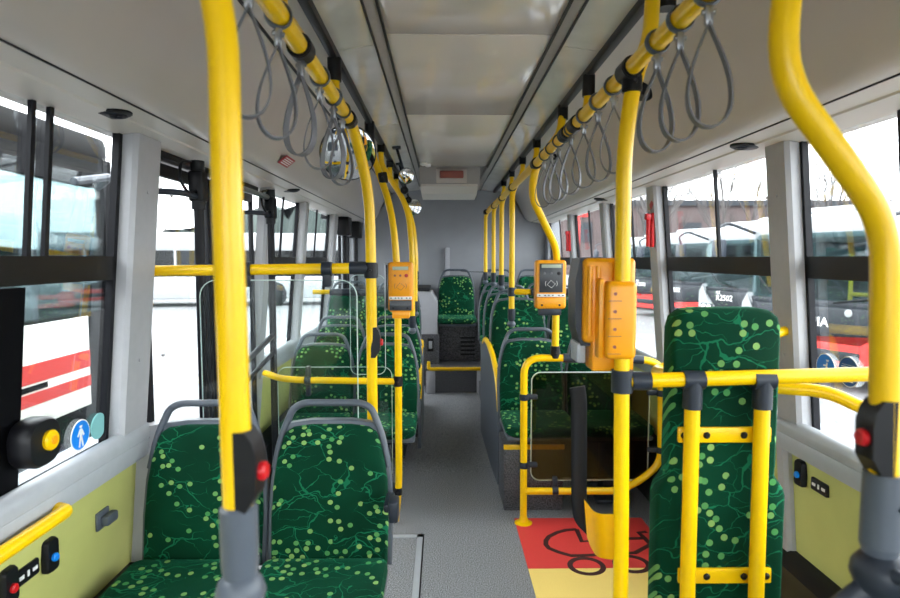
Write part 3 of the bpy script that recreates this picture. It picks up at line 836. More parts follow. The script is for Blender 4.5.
# --- ticket machine on the main pole
t = thing('ticket_machine', 'bright orange ticket machine clamped to the tall right pole, seen from behind', 'ticket machine', (pole_main_x - .04, YM + .05, 1.2))
s_ = YM / 600
def tm(px, py, Y): return at(px, py, Y)
a, b2 = tm(584, 258, YM + .03), tm(634, 343, YM + .03)
bm = NB(); box(bm, a.x, b2.x, YM + .022, YM + .125, b2.z, a.z, .012, seg=3)
for px in (588, 596): 
    c = tm(px, 258, YM + .03); tube(bm, [(c.x + .004, YM + .022, a.z - .02), (c.x + .004, YM + .022, b2.z + .02)], .007)
obj('rear_cover', bm, 'amber', t)
c0, c1 = tm(604, 281, YM), tm(633, 358, YM)
bm = NB(); box(bm, c0.x, c1.x, YM - .03, YM + .03, c1.z, c0.z, .014, seg=4); box(bm, c0.x - .014, c0.x, YM - .012, YM + .03, c1.z, c0.z + .006, .004)
obj('clamp_sleeve', bm, 'amber', t)
bm = NB()
for k in range(4):
    zz = c0.z - .030 - k * .043
    cyl(bm, (c0.x + .020, YM - .029, zz), (c0.x + .020, YM - .033, zz), .004, 10)
    box(bm, c0.x + .004, c0.x + .036, YM - .0312, YM - .029, zz - .018, zz - .0165)
obj('sleeve_screw', bm, 'brown_red', t)
a, b2 = tm(592, 340, YM + .03), tm(633, 371, YM + .03)
bm = NB(); box(bm, a.x, b2.x, YM + .024, YM + .10, b2.z, a.z, .006); obj('lower_cover', bm, 'amber', t)
a, b2 = tm(576, 258, YM + .06), tm(585, 345, YM + .06)
bm = NB(); prism(bm, [(a.x + .006, a.z), (b2.x + .01, a.z), (b2.x + .01, b2.z), (a.x + .012, b2.z), (a.x - .002, b2.z + .05), (a.x - .004, a.z - .06)], XZ, YM + .045, YM + .135); obj('front_cover', bm, 'dark_grey', t, 20)
bm = NB(); box(bm, a.x + .004, b2.x, YM + .05, YM + .13, b2.z - .045, b2.z + .006, .004); obj('card_slot', bm, 'sill_grey', t)
# --- belt reel and belt
t = thing('belt_reel_cover', 'yellow bent sheet cover on the tall right pole just above the red marking', 'belt cover', (pole_main_x - .05, YM, .6))
g = lambda px, py, Y=YM: at(px, py, Y)
bm = NB()
outer = [g(584, 499, YM + .16), g(587, 503, YM + .10), g(593, 511, YM + .03), g(600, 514, YM), g(618, 514, YM - .004)]
inner = [g(587, 537, YM + .16), g(590, 546, YM + .10), g(596, 556, YM + .03), g(604, 559, YM), g(618, 560, YM - .004)]
outer = fillet(outer, .03); inner = fillet(inner, .03)
A = [bm.verts.new(p) for p in outer]; B = [bm.verts.new(p) for p in inner]
for i in range(len(A) - 1): bm.faces.new((A[i], A[i + 1], B[i + 1], B[i]))
r_ = bmesh.ops.solidify(bm, geom=bm.faces[:], thickness=.004)
obj('cover_sheet', bm, 'yellow', t)
bm = NB(); cyl(bm, (pole_main_x - .045, YM + .04, .80), (pole_main_x - .045, YM + .10, .80), .028, 20); bm.free()
t = thing('seat_belt', 'stiff black belt standing up between the pole and the tinted partition', 'belt', (.24, 1.62, .8))
bm = NB(); YY = 1.66
tube(bm, [g(577, 387, YY), g(579, 400, YY), g(579, 500, YY), g(581, 518, YY), g(598, 535, YY)], .006, .02, 12, r2=.0225, up=(0, 1, 0)); obj('belt_webbing', bm, 'black', t)
# --- front left draught screen on a horizontal rail
t = thing('glass_screen', 'clear glass screen hung under the yellow crossbar behind the near left seats', 'screen', (-.8, 2.2, 1.0))
a = at(148, 271, 2.17); b2 = at(372, 268, 2.2)
bm = NB(); tube(bm, [(-1.13, 2.15, a.z), (a.x, 2.16, a.z), (b2.x, 2.20, b2.z)], PR, .0, 16); obj('crossbar', bm, 'yellow', t)
bm = NB(); c = at(358, 268, 2.2); tube(bm, [c + Vector((-.03, 0, 0)), c + Vector((.04, 0, 0))], .024)
obj('pole_joint', bm, 'dark_grey', t)
bm = NB()
for px in (246, 327):
    c = at(px, 269, 2.18); cyl(bm, c + Vector((-.018, 0, 0)), c + Vector((.018, 0, 0)), .026)
    box(bm, c.x - .016, c.x + .016, 2.165, 2.19, c.z - .065, c.z, .008)
obj('glass_clip', bm, 'dark_grey', t)
x0, x1 = at(200, 300, 2.18).x, at(357, 300, 2.18).x
pl = rrect(x0, x1, .60, 1.42, .06)
bm = NB(); prism(bm, pl, XZ, 2.176, 2.184); obj('pane', bm, 'clear_glass', t)
bm = NB(); tube(bm, [(u, 2.18, v) for u, v in pl], .0022, closed=True, n=6, up=(0, 1, 0)); obj('polished_edge', bm, 'glass_edge', t)
# --- left validator pole and second screen
YV = 3.3
t = thing('grab_pole', 'slim yellow pole left of the aisle holding the left card validator', 'pole', (-.34, YV, 0))
vx = at(398, 320, YV).x
bm = NB(); tube(bm, [(-.505, YV + .12, 2.22), (-.495, YV + .12, 2.10), (vx - .045, YV + .02, 1.80), (vx - .015, YV, 1.62), (vx, YV, 1.35), (vx, YV, .22), (vx - .02, YV, .02)], .0195, .12, 14); obj('pole_tube', bm, 'yellow', t)
bm = NB(); cyl(bm, (-.505, YV + .12, 2.26), (-.505, YV + .12, 2.13), .028); clamp(bm, at(398, 381, YV), (0, 0, 1), .026, .05); clamp(bm, at(398, 491, YV), (0, 0, 1), .024, .035); clamp(bm, at(383, 178, YV + .06), (.15, 0, -1), .026, .05); obj('pole_joint', bm, 'black', t)
t = thing('glass_screen', 'low clear glass screen on a yellow rail before the second left seat row', 'screen', (-.6, YV, .4))
zr = at(300, 380, YV).z
bm = NB(); tube(bm, [(-1.11, YV + .1, zr + .02), (-1.0, YV, zr + .01), (-.9, YV, zr), (vx, YV, zr - .01)], .0185, .05); obj('rail_tube', bm, 'yellow', t)
x0, x1 = at(275, 300, YV).x, at(391, 300, YV).x
pl = rrect(x0, x1, .25, at(300, 368, YV).z, .05)
bm = NB(); prism(bm, pl, XZ, YV + .022, YV + .030); obj('pane', bm, 'clear_glass', t)
bm = NB(); tube(bm, [(u, YV + .026, v) for u, v in pl], .0022, closed=True, n=6, up=(0, 1, 0)); obj('polished_edge', bm, 'glass_edge', t)
bm = NB(); c = at(308, 380, YV); clamp(bm, c, (1, 0, 0), .026, .03); box(bm, c.x - .012, c.x + .012, YV - .01, YV + .034, c.z - .09, c.z + .075, .004); obj('glass_clip', bm, 'dark_grey', t)
x0, x1 = at(350, 300, YV).x, at(385, 300, YV).x
t = thing('glass_screen', 'narrow clear glass pane beside the left pole above the low rail', 'screen', (-.5, YV, 1.1))
pl = rrect(x0, x1, zr + .03, at(370, 275, YV).z, .04)
bm = NB(); prism(bm, pl, XZ, YV + .0, YV + .008); obj('pane', bm, 'clear_glass', t)
bm = NB(); tube(bm, [(u, YV + .004, v) for u, v in pl], .0022, closed=True, n=6, up=(0, 1, 0)); obj('polished_edge', bm, 'glass_edge', t)
# mid crossbar near the rear-left seats
t = thing('handrail', 'short yellow and black crossbar above the raised left seats', 'handrail', (-.9, 4.9, 1.2))
a, b2, c2 = at(299, 292, 4.75), at(330, 292, 4.75), at(372, 293, 4.75)
bm = NB(); tube(bm, [(-1.12, 4.75, a.z), b2], .019); obj('rail_tube', bm, 'yellow', t)
bm = NB(); tube(bm, [b2, c2, (c2.x + .2, 4.75, c2.z)], .027, .02); obj('padded_grip', bm, 'dark_grey', t)
# --- left rear poles going down to the seat handles
def rear_pole(yt, xt, xb, yb, zb, label, side):
    t = thing('grab_pole', label, 'pole', (xb, yb, zb), None)
    bm = NB(); tube(bm, [(xt, yt, 2.24), (xt, yt, 2.12), (xb - (.03 if side < 0 else -.0), yt, RAILZ - (.1 if side < 0 else 0)), (xb, yb, 1.55 if side < 0 else 1.8), (xb, yb, zb + .09)], .0185, .12, 12); obj('pole_tube', bm, 'yellow', t)
    bm = NB(); cyl(bm, (xt, yt, 2.255), (xt, yt, 2.20), .026); clamp(bm, (xb - (.05 if side < 0 else 0), yt, RAILZ), (0, 1, 0), .026, .04); obj('pole_joint', bm, 'black', t)
    bm = NB(); lathe(bm, (xb, yb, zb + .11), (0, 0, -1), [(.019, -.003), (.024, 0), (.024, .06), (.018, .078), (.008, .082)], 16); obj('grey_sleeve', bm, 'dark_grey', t)
    bm = NB(); lathe(bm, (xb, yb + .0, zb + .035), (0, 0, -1), [(.008, 0), (.022, .008), (.028, .022), (.022, .038), (.008, .045)], 14); obj('ball_clamp', bm, 'grey_plastic', t)
rear_pole(4.05, -.505, -.30, 4.02, 1.0, 'bent yellow pole on the left rising from the second row aisle seat', -1)
rear_pole(4.72, -.505, -.31, 4.70, 1.05, 'bent yellow pole on the left rising from the third row aisle seat', -1)
rear_pole(5.42, -.505, -.33, 5.36, 1.27, 'bent yellow pole on the left rising from the raised fourth row', -1)
rear_pole(3.88, .505, RAILX, 3.87, 1.06, 'yellow pole on the right ending on the first row seat handle', 1)
rear_pole(4.55, .505, RAILX, 4.55, 1.26, 'yellow pole on the right ending on the second row seat handle', 1)
rear_pole(5.25, .505, RAILX, 5.25, 1.26, 'yellow pole on the right ending on the third row seat handle', 1)
rear_pole(5.92, .505, RAILX - .02, 5.94, 1.25, 'farthest yellow pole on the right, at the end of the handrail', 1)
# cross rail at the first right row
t = thing('handrail', 'short crossbar from the right pole along the tops of the first row seats', 'handrail', (.7, 3.72, 1.28))
c = at(515, 292, 3.84)
bm = NB(); tube(bm, [(RAILX, 3.87, c.z), (RAILX + .12, 3.84, c.z)], .0185); tube(bm, [(.98, 3.84, c.z), (1.13, 3.84, c.z)], .0185); obj('rail_tube', bm, 'yellow', t)
bm = NB(); tube(bm, [(RAILX + .12, 3.84, c.z), (.99, 3.84, c.z)], .026); clamp(bm, (RAILX, 3.87, c.z), (0, 0, 1), .026, .05); obj('padded_grip', bm, 'dark_grey', t)
# --- right validator pole
t = thing('grab_pole', 'yellow pole kinked towards the right wall holding the right card validator', 'pole', (.53, YV, .9))
zt_ = at(555, 358, YV).z
pts = [Vector((.505, 3.05, 2.235)), Vector((.49, 3.03, 2.12)), Vector((RAILX, 2.90, RAILZ)), at(531, 195, 2.96), at(557, 250, YV), at(556, 300, YV), at(555, 358, YV)]
bm = NB(); tube(bm, pts, .0195, .08, 16); obj('pole_tube', bm, 'yellow', t)
bm = NB(); cyl(bm, (.505, 3.05, 2.26), (.505, 3.05, 2.19), .026); clamp(bm, (RAILX, 2.90, RAILZ), (0, 1, 0), .027, .05); clamp(bm, at(555, 352, YV), (0, 0, 1), .026, .06); obj('pole_joint', bm, 'black', t)
# --- right partition
t = thing('tinted_partition', 'brown tinted glass partition in a yellow tube frame at the pram bay', 'partition', (.8, YV, 0))
xl = at(524, 450, YV).x
h = lambda px, py: at(px, py, YV)
fr_pts = [Vector((xl, YV, .0)), Vector((xl, YV, 1.0)), h(545, 358)]
fr_pts[1] = h(524, 358); fr_pts[2] = h(560, 358)
bm = NB(); tube(bm, [fr_pts[0], fr_pts[1], fr_pts[2], h(648, 360), h(661, 366), h(661, 463), h(640, 481), h(618, 491), Vector((xl, YV, h(540, 491).z))], .0200, .10, 16); obj('frame_tube', bm, 'yellow', t)
bm = NB(); lathe(bm, (xl, YV, 0), (0, 0, 1), [(.05, 0), (.05, .006), (.027, .014), (.021, .04)], 20); obj('base_flange', bm, 'yellow', t)
bm = NB(); tube(bm, [h(563, 358), h(603, 359)], .026); tube(bm, [h(632, 359), h(643, 360)], .024); obj('padded_grip', bm, 'dark_grey', t)
pl = rrect(h(532, 400).x, h(650, 400).x, h(540, 481).z, h(540, 373).z, .05)
bm = NB(); prism(bm, pl, XZ, YV + .012, YV + .020); obj('pane', bm, 'tinted_glass', t)
bm = NB(); tube(bm, [(u, YV + .016, v) for u, v in pl], .004, closed=True, n=6, up=(0, 1, 0)); obj('polished_edge', bm, 'glass_edge', t)
for px, py, ax, dx in ((524, 397, 'z', 1), (524, 465, 'z', 1), (555, 490, 'x', 0), (661, 393, 'z', -1), (661, 450, 'z', -1)):
    bm = NB(); c = h(px, py); clamp(bm, c, (0, 0, 1) if ax == 'z' else (1, 0, 0), .026, .03)
    if dx: box(bm, min(c.x, c.x + dx * .075), max(c.x, c.x + dx * .075), YV - .008, YV + .026, c.z - .013, c.z + .013, .004)
    else: box(bm, c.x - .013, c.x + .013, YV - .008, YV + .026, c.z, c.z + .075, .004)
    obj('glass_clip', bm, 'dark_grey', t)

# clamp-on arm pieces of the near aisle seat
bm = NB(); box(bm, .218, .250, -.12, -.05, .645, .715, .008); box(bm, .20, .23, -.10, .02, .67, .70, .01)
o = obj('arm_bracket', bm, 'dark_grey', None); o.parent = sA
# ================================================================== VALIDATORS
def text(name, s, size, loc, rot, m, parent=None, ext=.0008, align='CENTER'):
    cu = bpy.data.curves.new(name, 'FONT'); cu.body = s; cu.size = size; cu.extrude = ext
    cu.align_x = align; cu.align_y = 'CENTER'; cu.materials.append(M[m])
    tmp = bpy.data.objects.new(name, cu); C.objects.link(tmp)
    me = bpy.data.meshes.new_from_object(tmp.evaluated_get(bpy.context.evaluated_depsgraph_get()))
    bpy.data.objects.remove(tmp)
    o = bpy.data.objects.new(name, me); C.objects.link(o); o.rotation_euler = rot
    o.location = loc
    if parent is not None:
        o.parent = parent
        if parent.get('_world'): o.location = Vector(loc) - parent.location
    return o
def validator(px0, px1, py0, py1, Y, label, dark):
    a, b2 = at(px0, py0, Y), at(px1, py1, Y)
    x0, x1, zt, zb = a.x, b2.x, a.z, b2.z
    w, hh = x1 - x0, zt - zb
    t = thing('card_validator', label, 'card validator', ((x0 + x1) / 2, Y, zb))
    bm = NB(); pl = rrect(x0, x1, zb, zt, .018)
    pillow(bm, pl, [(.006, .07), (0, .062), (0, .008), (.004, .002), (.008, 0)], lambda u, v, d: (u, Y + d, v)); obj('case', bm, 'amber', t)
    fy = Y - .003
    X = lambda f: x0 + w * f
    Z = lambda f: zb + hh * f
    bm = NB(); box(bm, X(.12), X(.88), fy - .004, Y + .004, Z(.34 if dark else .32), Z(.93), .003); fp = obj('face_plate', bm, 'face_dark' if dark else 'amber', t)
    bm = NB(); box(bm, X(.18), X(.82), fy - .007, fy - .001, Z(.84), Z(.91), .001); obj('display', bm, 'display', fp)
    bm = NB(); box(bm, X(.04), X(.96), fy - .006, Y + .004, Z(.25), Z(.31), .001); ws = obj('white_strip', bm, 'white', t)
    # keys + card symbol
    ink = 'white' if dark else 'brown_red'
    for f in (.28, .5):
        bm = NB(); lathe(bm, (X(f), fy - .0035, Z(.73)), (0, -1, 0), [(.006, 0), (.006, .003), (.0045, .0035)], 12)
        obj('key', bm, 'strap_grey' if dark else 'brown_red', fp)
    bm = NB(); lathe(bm, (X(.74), fy - .0035, Z(.73)), (0, -1, 0), [(.010, 0), (.010, .003), (.008, .0035)], 14); obj('lamp', bm, 'black' if dark else 'red', fp)
    bm = NB(); cx, cz = X(.5), Z(.52); q = .022
    tube(bm, [(cx - q, fy - .005, cz - .006), (cx - .002, fy - .005, cz + .018), (cx + q, fy - .005, cz - .002), (cx + .002, fy - .005, cz - .022)], .0014, closed=True, n=6, up=(0, 1, 0))
    for k in (-1, 1):
        tube(bm, [(cx + k * (q + .006), fy - .005, cz + .014), (cx + k * (q + .011), fy - .005, cz), (cx + k * (q + .006), fy - .005, cz - .014)], .0013, .01, 6, up=(0, 1, 0))
    obj('card_symbol', bm, ink, fp)
    bm = NB()
    for f in (.12, .3, .42, .55, .75, .88): box(bm, X(f) - .004, X(f) + .004, fy - .0075, fy - .005, Z(.272), Z(.29))
    obj('strip_print', bm, 'black', ws)
    bm = NB(); box(bm, X(.05), X(.95), fy - .003, Y + .006, Z(.03), Z(.235), .004); lp = obj('lower_panel', bm, 'amber' if dark else 'face_dark', t)
    for f in (.2, .78):
        bm = NB(); lathe(bm, (X(f), fy - .002, Z(.08)), (0, -1, 0), [(.006, 0), (.006, .003)], 10)
        obj('lock', bm, 'black', lp)
    bm = NB(); box(bm, X(.15), X(.85), Y + .004, Y + .075, zb - .035, zb + .004, .004); obj('mounting_foot', bm, 'dark_grey' if dark else 'amber', t)
    return t, x0, x1, zb, zt
tv, x0, x1, zb, zt = validator(388, 413, 262, 312, YV - .10, 'amber card validator with dark lower panel on the left pole', False)
bm = NB(); box(bm, x0 - .022, x0 - .001, YV - .10, YV - .03, zb + .01, zt - .005, .003); obj('side_plate', bm, 'metal', tv)
bm = NB(); box(bm, x0 - .012, x0 - .003, YV - .102, YV - .097, zb + .02, zt - .015, .001); obj('side_slot', bm, 'black', tv)
validator(536, 566, 260, 309, YV - .10, 'amber card validator with dark face on the kinked right pole', True)

# ================================================================== GRAB STRAPS
def strap_proto():
    t = thing('grab_strap', 'x', 'grab strap', (0, 0, 0), world=False)
    # clip ring round the rail
    bm = NB(); tube(bm, [(.0235 * math.sin(2 * PI * k / 20), 0, .0235 * math.cos(2 * PI * k / 20)) for k in range(20)], .003, closed=True, n=8, r2=.009, up=None); obj('clip_ring', bm, 'grey_plastic', t)
    bm = NB(); box(bm, -.007, .007, -.006, .006, -.058, -.022, .003); cyl(bm, (-.011, 0, -.035), (.011, 0, -.035), .005, 10); obj('buckle', bm, 'metal', t)
    bm = NB(); pts = []
    H, Wd = .175, .044
    for k in range(36):
        a = 2 * PI * k / 36
        s = (1 - math.cos(a)) / 2                     # 0 top, 1 bottom
        x = Wd * math.sin(a) * (s ** .65) * 1.12
        pts.append(Vector((x, 0, -.052 - H * s)))
    tube(bm, pts, .0016, closed=True, n=8, r2=.0016)
    # widen the band across y
    for v in bm.verts:
        pass
    bm.free(); bm = NB(); n = len(pts); vs = []
    for i, p in enumerate(pts):
        tt = (pts[(i + 1) % n] - pts[i - 1]).normalized(); nn = Vector((tt.z, 0, -tt.x)) * .0016
        s_ = (-.052 - p.z) / H; wy = .007 + .004 * s_
        vs.append([bm.verts.new(p + nn + Vector((0, -wy, 0))), bm.verts.new(p + nn + Vector((0, wy, 0))), bm.verts.new(p - nn + Vector((0, wy, 0))), bm.verts.new(p - nn + Vector((0, -wy, 0)))])
    for i in range(n):
        A, B = vs[i], vs[(i + 1) % n]
        for j in range(4): bm.faces.new((A[j], A[(j + 1) % 4], B[(j + 1) % 4], B[j]))
    obj('loop_band', bm, 'strap_grey', t, 50)
    return t
SP = strap_proto(); first = True
ORD = ['first', 'second', 'third', 'fourth', 'fifth', 'sixth', 'seventh', 'eighth', 'ninth']
def strap(x, y, rz, tilt, label, group):
    global first
    o = SP if first else copy_tree(SP); first = False
    o.location = (x, y, RAILZ); o.rotation_euler = (0, tilt, rz); o['label'] = label; o['group'] = group
for k, y in enumerate((1.04, 1.16, 1.28)):
    strap(RAILX, y, R(-8 + 6 * k), R(-2 + k), 'grey strap loop on the right handrail before the tall pole, %s from the camera' % ORD[k], 'straps on the right handrail')
for k, y in enumerate((1.60, 1.76, 1.93, 2.12, 2.34, 2.50, 2.66)):
    strap(RAILX, y, R(random.uniform(-35, 25)), R(random.uniform(-2, 2)), 'grey strap loop on the right handrail beyond the tall pole, %s one after it' % ORD[k], 'straps on the right handrail')
for k, y in enumerate((.98, 1.15, 1.33, 1.53, 1.72, 1.87)):
    strap(LRX, y, R((20, 28, -20, 15, -25, 30)[k]), R(2), 'grey strap loop on the left handrail, %s from the camera' % ORD[k], 'straps on the left handrail')

# ================================================================== MIRRORS, DOMES, SPEAKERS, CEILING BITS
def mirror(px, py, Y, r, label, tilt=(0, -1, -.25), arm=None):
    c = at(px, py, Y); t = thing('convex_mirror', label, 'mirror', c)
    n = Vector(tilt).normalized()
    bm = NB(); lathe(bm, c, n, [(r * .98, -.012), (r, -.006), (r, .004), (r * .96, .006)], 36); obj('mirror_rim', bm, 'black', t)
    bm = NB(); lathe(bm, c, n, [(r * .955, .0062), (r * .9, .008), (r * .7, .012), (r * .45, .0155), (r * .2, .0175), (.001, .018)], 36); obj('mirror_glass', bm, 'mirror', t)
    if arm:
        bm = NB(); tube(bm, [c - n * .01, c - n * .06, arm], .010, .03, 10); box(bm, arm[0] - .03, arm[0] + .03, arm[1] - .03, arm[1] + .03, arm[2] - .01, arm[2] + .01, .005); obj('mirror_arm', bm, 'dark_grey', t)
mirror(348, 153, 2.55, .118, 'round black-rimmed convex mirror behind the left straps', (.25, -1, -.5), (-.60, 2.75, 2.28))
mirror(406, 176, 4.2, .055, 'small pale mirror under the left ceiling strip', (.2, -1, -.3), (-.42, 4.3, 2.275))
mirror(414, 207, 4.9, .065, 'small round mirror beside the left rear poles', (.5, -1, -.1), (-.45, 5.0, 2.27))
t = thing('camera_dome', 'black round camera on the right cove beside the tall pole', 'camera', (.72, 2.57, 2.2))
bm = NB(); c = Vector((.745, 2.55, 2.2)); nrm = Vector((-.55, -.35, -.75)).normalized()
lathe(bm, c, nrm, [(.045, -.02), (.048, 0), (.045, .015), (.030, .034), (.012, .042)], 24); obj('dome', bm, 'black', t)
bm = NB(); lathe(bm, c + nrm * .034, (-.3, -.9, -.3), [(.020, 0), (.020, .012), (.014, .016)], 16); obj('lens', bm, 'face_dark', t)
c = Vector((.70, 4.35, 2.235)); bm = NB(); lathe(bm, c, (-.3, -.2, -1), [(.035, 0), (.033, .02), (.02, .03)], 16); tag(obj('sensor_dome', bm, 'black'), 'tiny black sensor knob on the far right cove', 'sensor')
t = thing('ceiling_knob', 'small white knob at the rear left corner of the last ceiling panel', 'ceiling fixture', (-.27, 5.2, 2.3))
bm = NB(); lathe(bm, (-.255, 5.15, 2.302), (0, 0, -1), [(.03, 0), (.03, .015), (.018, .022)], 18); lathe(bm, (-.22, 5.2, 2.302), (0, 0, -1), [(.025, 0), (.025, .02), (.012, .026)], 18); obj('knob', bm, 'white', t)
for x, y, lab in ((1.02, 2.24, 'right header panel near the middle window'), (1.02, 4.25, 'right header panel farther back'), (-1.04, 1.76, 'left header panel above the near window'), (-1.02, 3.72, 'left header panel beyond the door')):
    t = thing('speaker_grille', 'flat black oval speaker grille in the ' + lab, 'speaker', (x, y, 1.915))
    bm = NB(); s_ = 1 if x > 0 else -1
    lathe(bm, (x, y, 1.9135), (-s_ * .1, 0, -1), [(.050, -.004), (.050, .004), (.044, .007)], 28); obj('grille', bm, 'black', t)
    bm = NB()
    for rr in (.012, .024, .036): tube(bm, [(x + rr * math.cos(a * PI / 12), y + rr * math.sin(a * PI / 12), 1.906 + s_ * 0.0) for a in range(24)], .0016, closed=True, n=6)
    obj('grille_ring', bm, 'dark_grey', t)
t = thing('rear_display_housing', 'pale ceiling housing with a red-brown lamp above the rear aisle', 'ceiling housing', (-.03, 5.4, 2.0))
bm = NB(); box(bm, -.30, .235, 5.36, 6.0, 2.13, 2.33); obj('housing_body', bm, 'profile_grey', t)
bm = NB(); prism(bm, [(5.34, 2.15), (5.34, 2.13), (5.45, 2.075), (5.85, 2.06), (5.95, 2.10), (5.95, 2.15)], YZ, -.285, .215); obj('housing_lip', bm, 'ceiling_grey', t, 20)
bm = NB(); box(bm, -.15, .12, 5.35, 5.362, 2.16, 2.28, .004); obj('recess_plate', bm, 'cove_grey', t)
bm = NB(); box(bm, -.12, .09, 5.32, 5.352, 2.20, 2.265, .01); obj('lamp_cover', bm, 'brown_red', t)
bm = NB(); box(bm, .40, .48, 6.0, 6.9, 2.21, 2.27, .01)
bm.free()
# red notice on the left cove
t = thing('red_notice', 'small red notice with pale lines on the left cove above the door', 'sticker', (-.88, 2.95, 1.96))
n_ = Vector((.62, 0, -.78)).normalized()
c = Vector((-.862, 2.98, 1.975))
u_ = Vector((0, 1, 0)); v_ = n_.cross(u_)
def quad(bm, c, u, v, hu, hv, off, mi=0):
    nn = u.cross(v).normalized()
    if nn.dot(n_) < 0: nn = -nn
    A = [c + u * hu * a + v * hv * b_ + nn * off for a, b_ in ((-1, -1), (1, -1), (1, 1), (-1, 1))]
    B = [p - nn * .002 for p in A]
    A = [bm.verts.new(p) for p in A]; B = [bm.verts.new(p) for p in B]
    bm.faces.new(A).material_index = mi; bm.faces.new(B).material_index = mi
    for j in range(4): bm.faces.new((A[j], A[(j + 1) % 4], B[(j + 1) % 4], B[j])).material_index = mi
bm = NB(); quad(bm, c + n_ * .004, u_, v_, .085, .028, .004); obj('notice_sheet', bm, 'sticker_red', t)
bm = NB()
for k in (-1.5, -.5, .5, 1.5): quad(bm, c + n_ * .006 + v_ * k * .011, u_, v_, .065, .0025, .004)
obj('printed_lines', bm, 'white', t)
bm = NB(); tube(bm, [(-.41, 1.17, 1.72), (-.40, 1.22, 1.66), (-.415, 1.20, 1.62)], .003, .02, 6, up=(0, 1, 0)); bm.free()
# air duct seam lines: part of the setting
# ---- emergency hammers
def hammer(y, label):
    z = 1.66; x = wx(z) - .035
    t = thing('emergency_hammer', label, 'emergency hammer', (x, y, z - .08))
    bm = NB(); box(bm, x - .012, x + .006, y - .028, y + .028, z - .10, z + .095, .008); obj('holder', bm, 'red', t)
    bm = NB(); cyl(bm, (x - .02, y, z - .095), (x - .022, y, z + .06), .014, 14); box(bm, x - .042, x - .008, y - .018, y + .018, z + .055, z + .09, .006); obj('hammer', bm, 'red', t)
    bm = NB(); lathe(bm, (x - .022, y, z + .093), (0, 0, 1), [(.008, 0), (.006, .012), (.001, .02)], 10); obj('steel_tip', bm, 'metal', t)
hammer(3.40, 'red emergency hammer on the window pillar right of the orange machine')
hammer(5.60, 'red emergency hammer on the far right window pillar')
bm = NB(); z_ = 1.80; x_ = wx(z_) - .0315
lathe(bm, (x_, 3.40, z_), (-1, 0, .05), [(.03, 0), (.03, .0015)], 4); tag(obj('pillar_sticker', bm, 'sticker_red'), 'small red sticker on the pillar above the nearer red hammer', 'sticker')

# ---- stickers on the glass
def disc_sticker(c, s, r, m, label, name='round_sticker'):
    t = thing(name, label, 'sticker', c)
    n = Vector((-s, 0, -.05)).normalized()
    bm = NB(); lathe(bm, c, n, [(r, 0), (r, .0015)], 36); obj('sticker_rim', bm, 'white' if m != 'teal' else 'teal', t)
    bm = NB(); lathe(bm, Vector(c) + n * .0015, n, [(r * .92, 0), (r * .92, .001)], 36); f_ = obj('sticker_face', bm, m, t)
    return f_, n
def on_wall(px, py, s):
    d = _Rm @ Vector((px - 450.0, 299.0 - py, -FPX))
    # meets the glass plane x = s*(1.115+(1.9-z)*.055+.028)
    for _ in range(1): pass
    lo, hi = .1, 20.0
    f = lambda k: s * (CAM + d * k).x - (wx((CAM + d * k).z) + .026)
    a, b_ = 1e-4, 1.0
    while f(b_) < 0: b_ *= 1.5
    for _ in range(50):
        m_ = (a + b_) / 2
        if f(m_) < 0: a = m_
        else: b_ = m_
    return CAM + d * a
c = on_wall(80, 435, -1); t, n = disc_sticker(c, -1, .048, 'blue', 'blue round sticker with a white standing figure on the left window')
L3 = lambda c, y, z_, o=.003: (c.x - (-1 if c.x > 0 else 1) * -o if False else c.x + (-o if c.x > 0 else o), c.y + y, c.z + z_)
bm = NB(); pt = lambda y, z_: Vector(L3(c, y, z_))
lathe(bm, pt(0, .030), (1, 0, 0), [(.008, 0), (.008, .001)], 14)
stroke_w = .0045
def flat(bm, pts, w=.004):
    tube(bm, [pt(*p) for p in pts], .0008, 0, 6, r2=w, up=(1, 0, 0))
flat(bm, [(0, .020), (0, -.006)], .007); flat(bm, [(-.002, -.004), (-.010, -.036)]); flat(bm, [(.002, -.004), (.009, -.036)]); flat(bm, [(-.004, .017), (-.016, -.002)]); flat(bm, [(.004, .017), (.015, -.003)])
obj('figure', bm, 'white', t)
c = on_wall(98, 426, -1); disc_sticker(c, -1, .042, 'teal', 'faded teal round sticker beside the blue one on the left window')
c = on_wall(826, 368, 1); t, n = disc_sticker(c, 1, .050, 'blue', 'blue round sticker with a wheelchair symbol on the right window')
bm = NB(); lathe(bm, pt(-.012, .030), (-1, 0, 0), [(.008, 0), (.008, .001)], 14)
flat(bm, [(-.010, .020), (-.004, -.008), (.014, -.010), (.022, -.030)]); flat(bm, [(-.008, .010), (.010, .008)], .003)
flat(bm, [(-.010, .004), (-.020, -.010), (-.018, -.026), (-.004, -.034), (.010, -.026)], .003)
obj('wheelchair_symbol', bm, 'white', t)
c = on_wall(849, 372, 1); t, n = disc_sticker(c, 1, .050, 'navy', 'dark blue round sticker full of white text lines on the right window')
bm = NB()
for k in range(9):
    zz = .030 - k * .0075; ww = math.sqrt(max(0, .042 ** 2 - zz ** 2)) * .85
    flat(bm, [(-ww, zz), (ww, zz)], .0018)
obj('text_lines', bm, 'white', t)
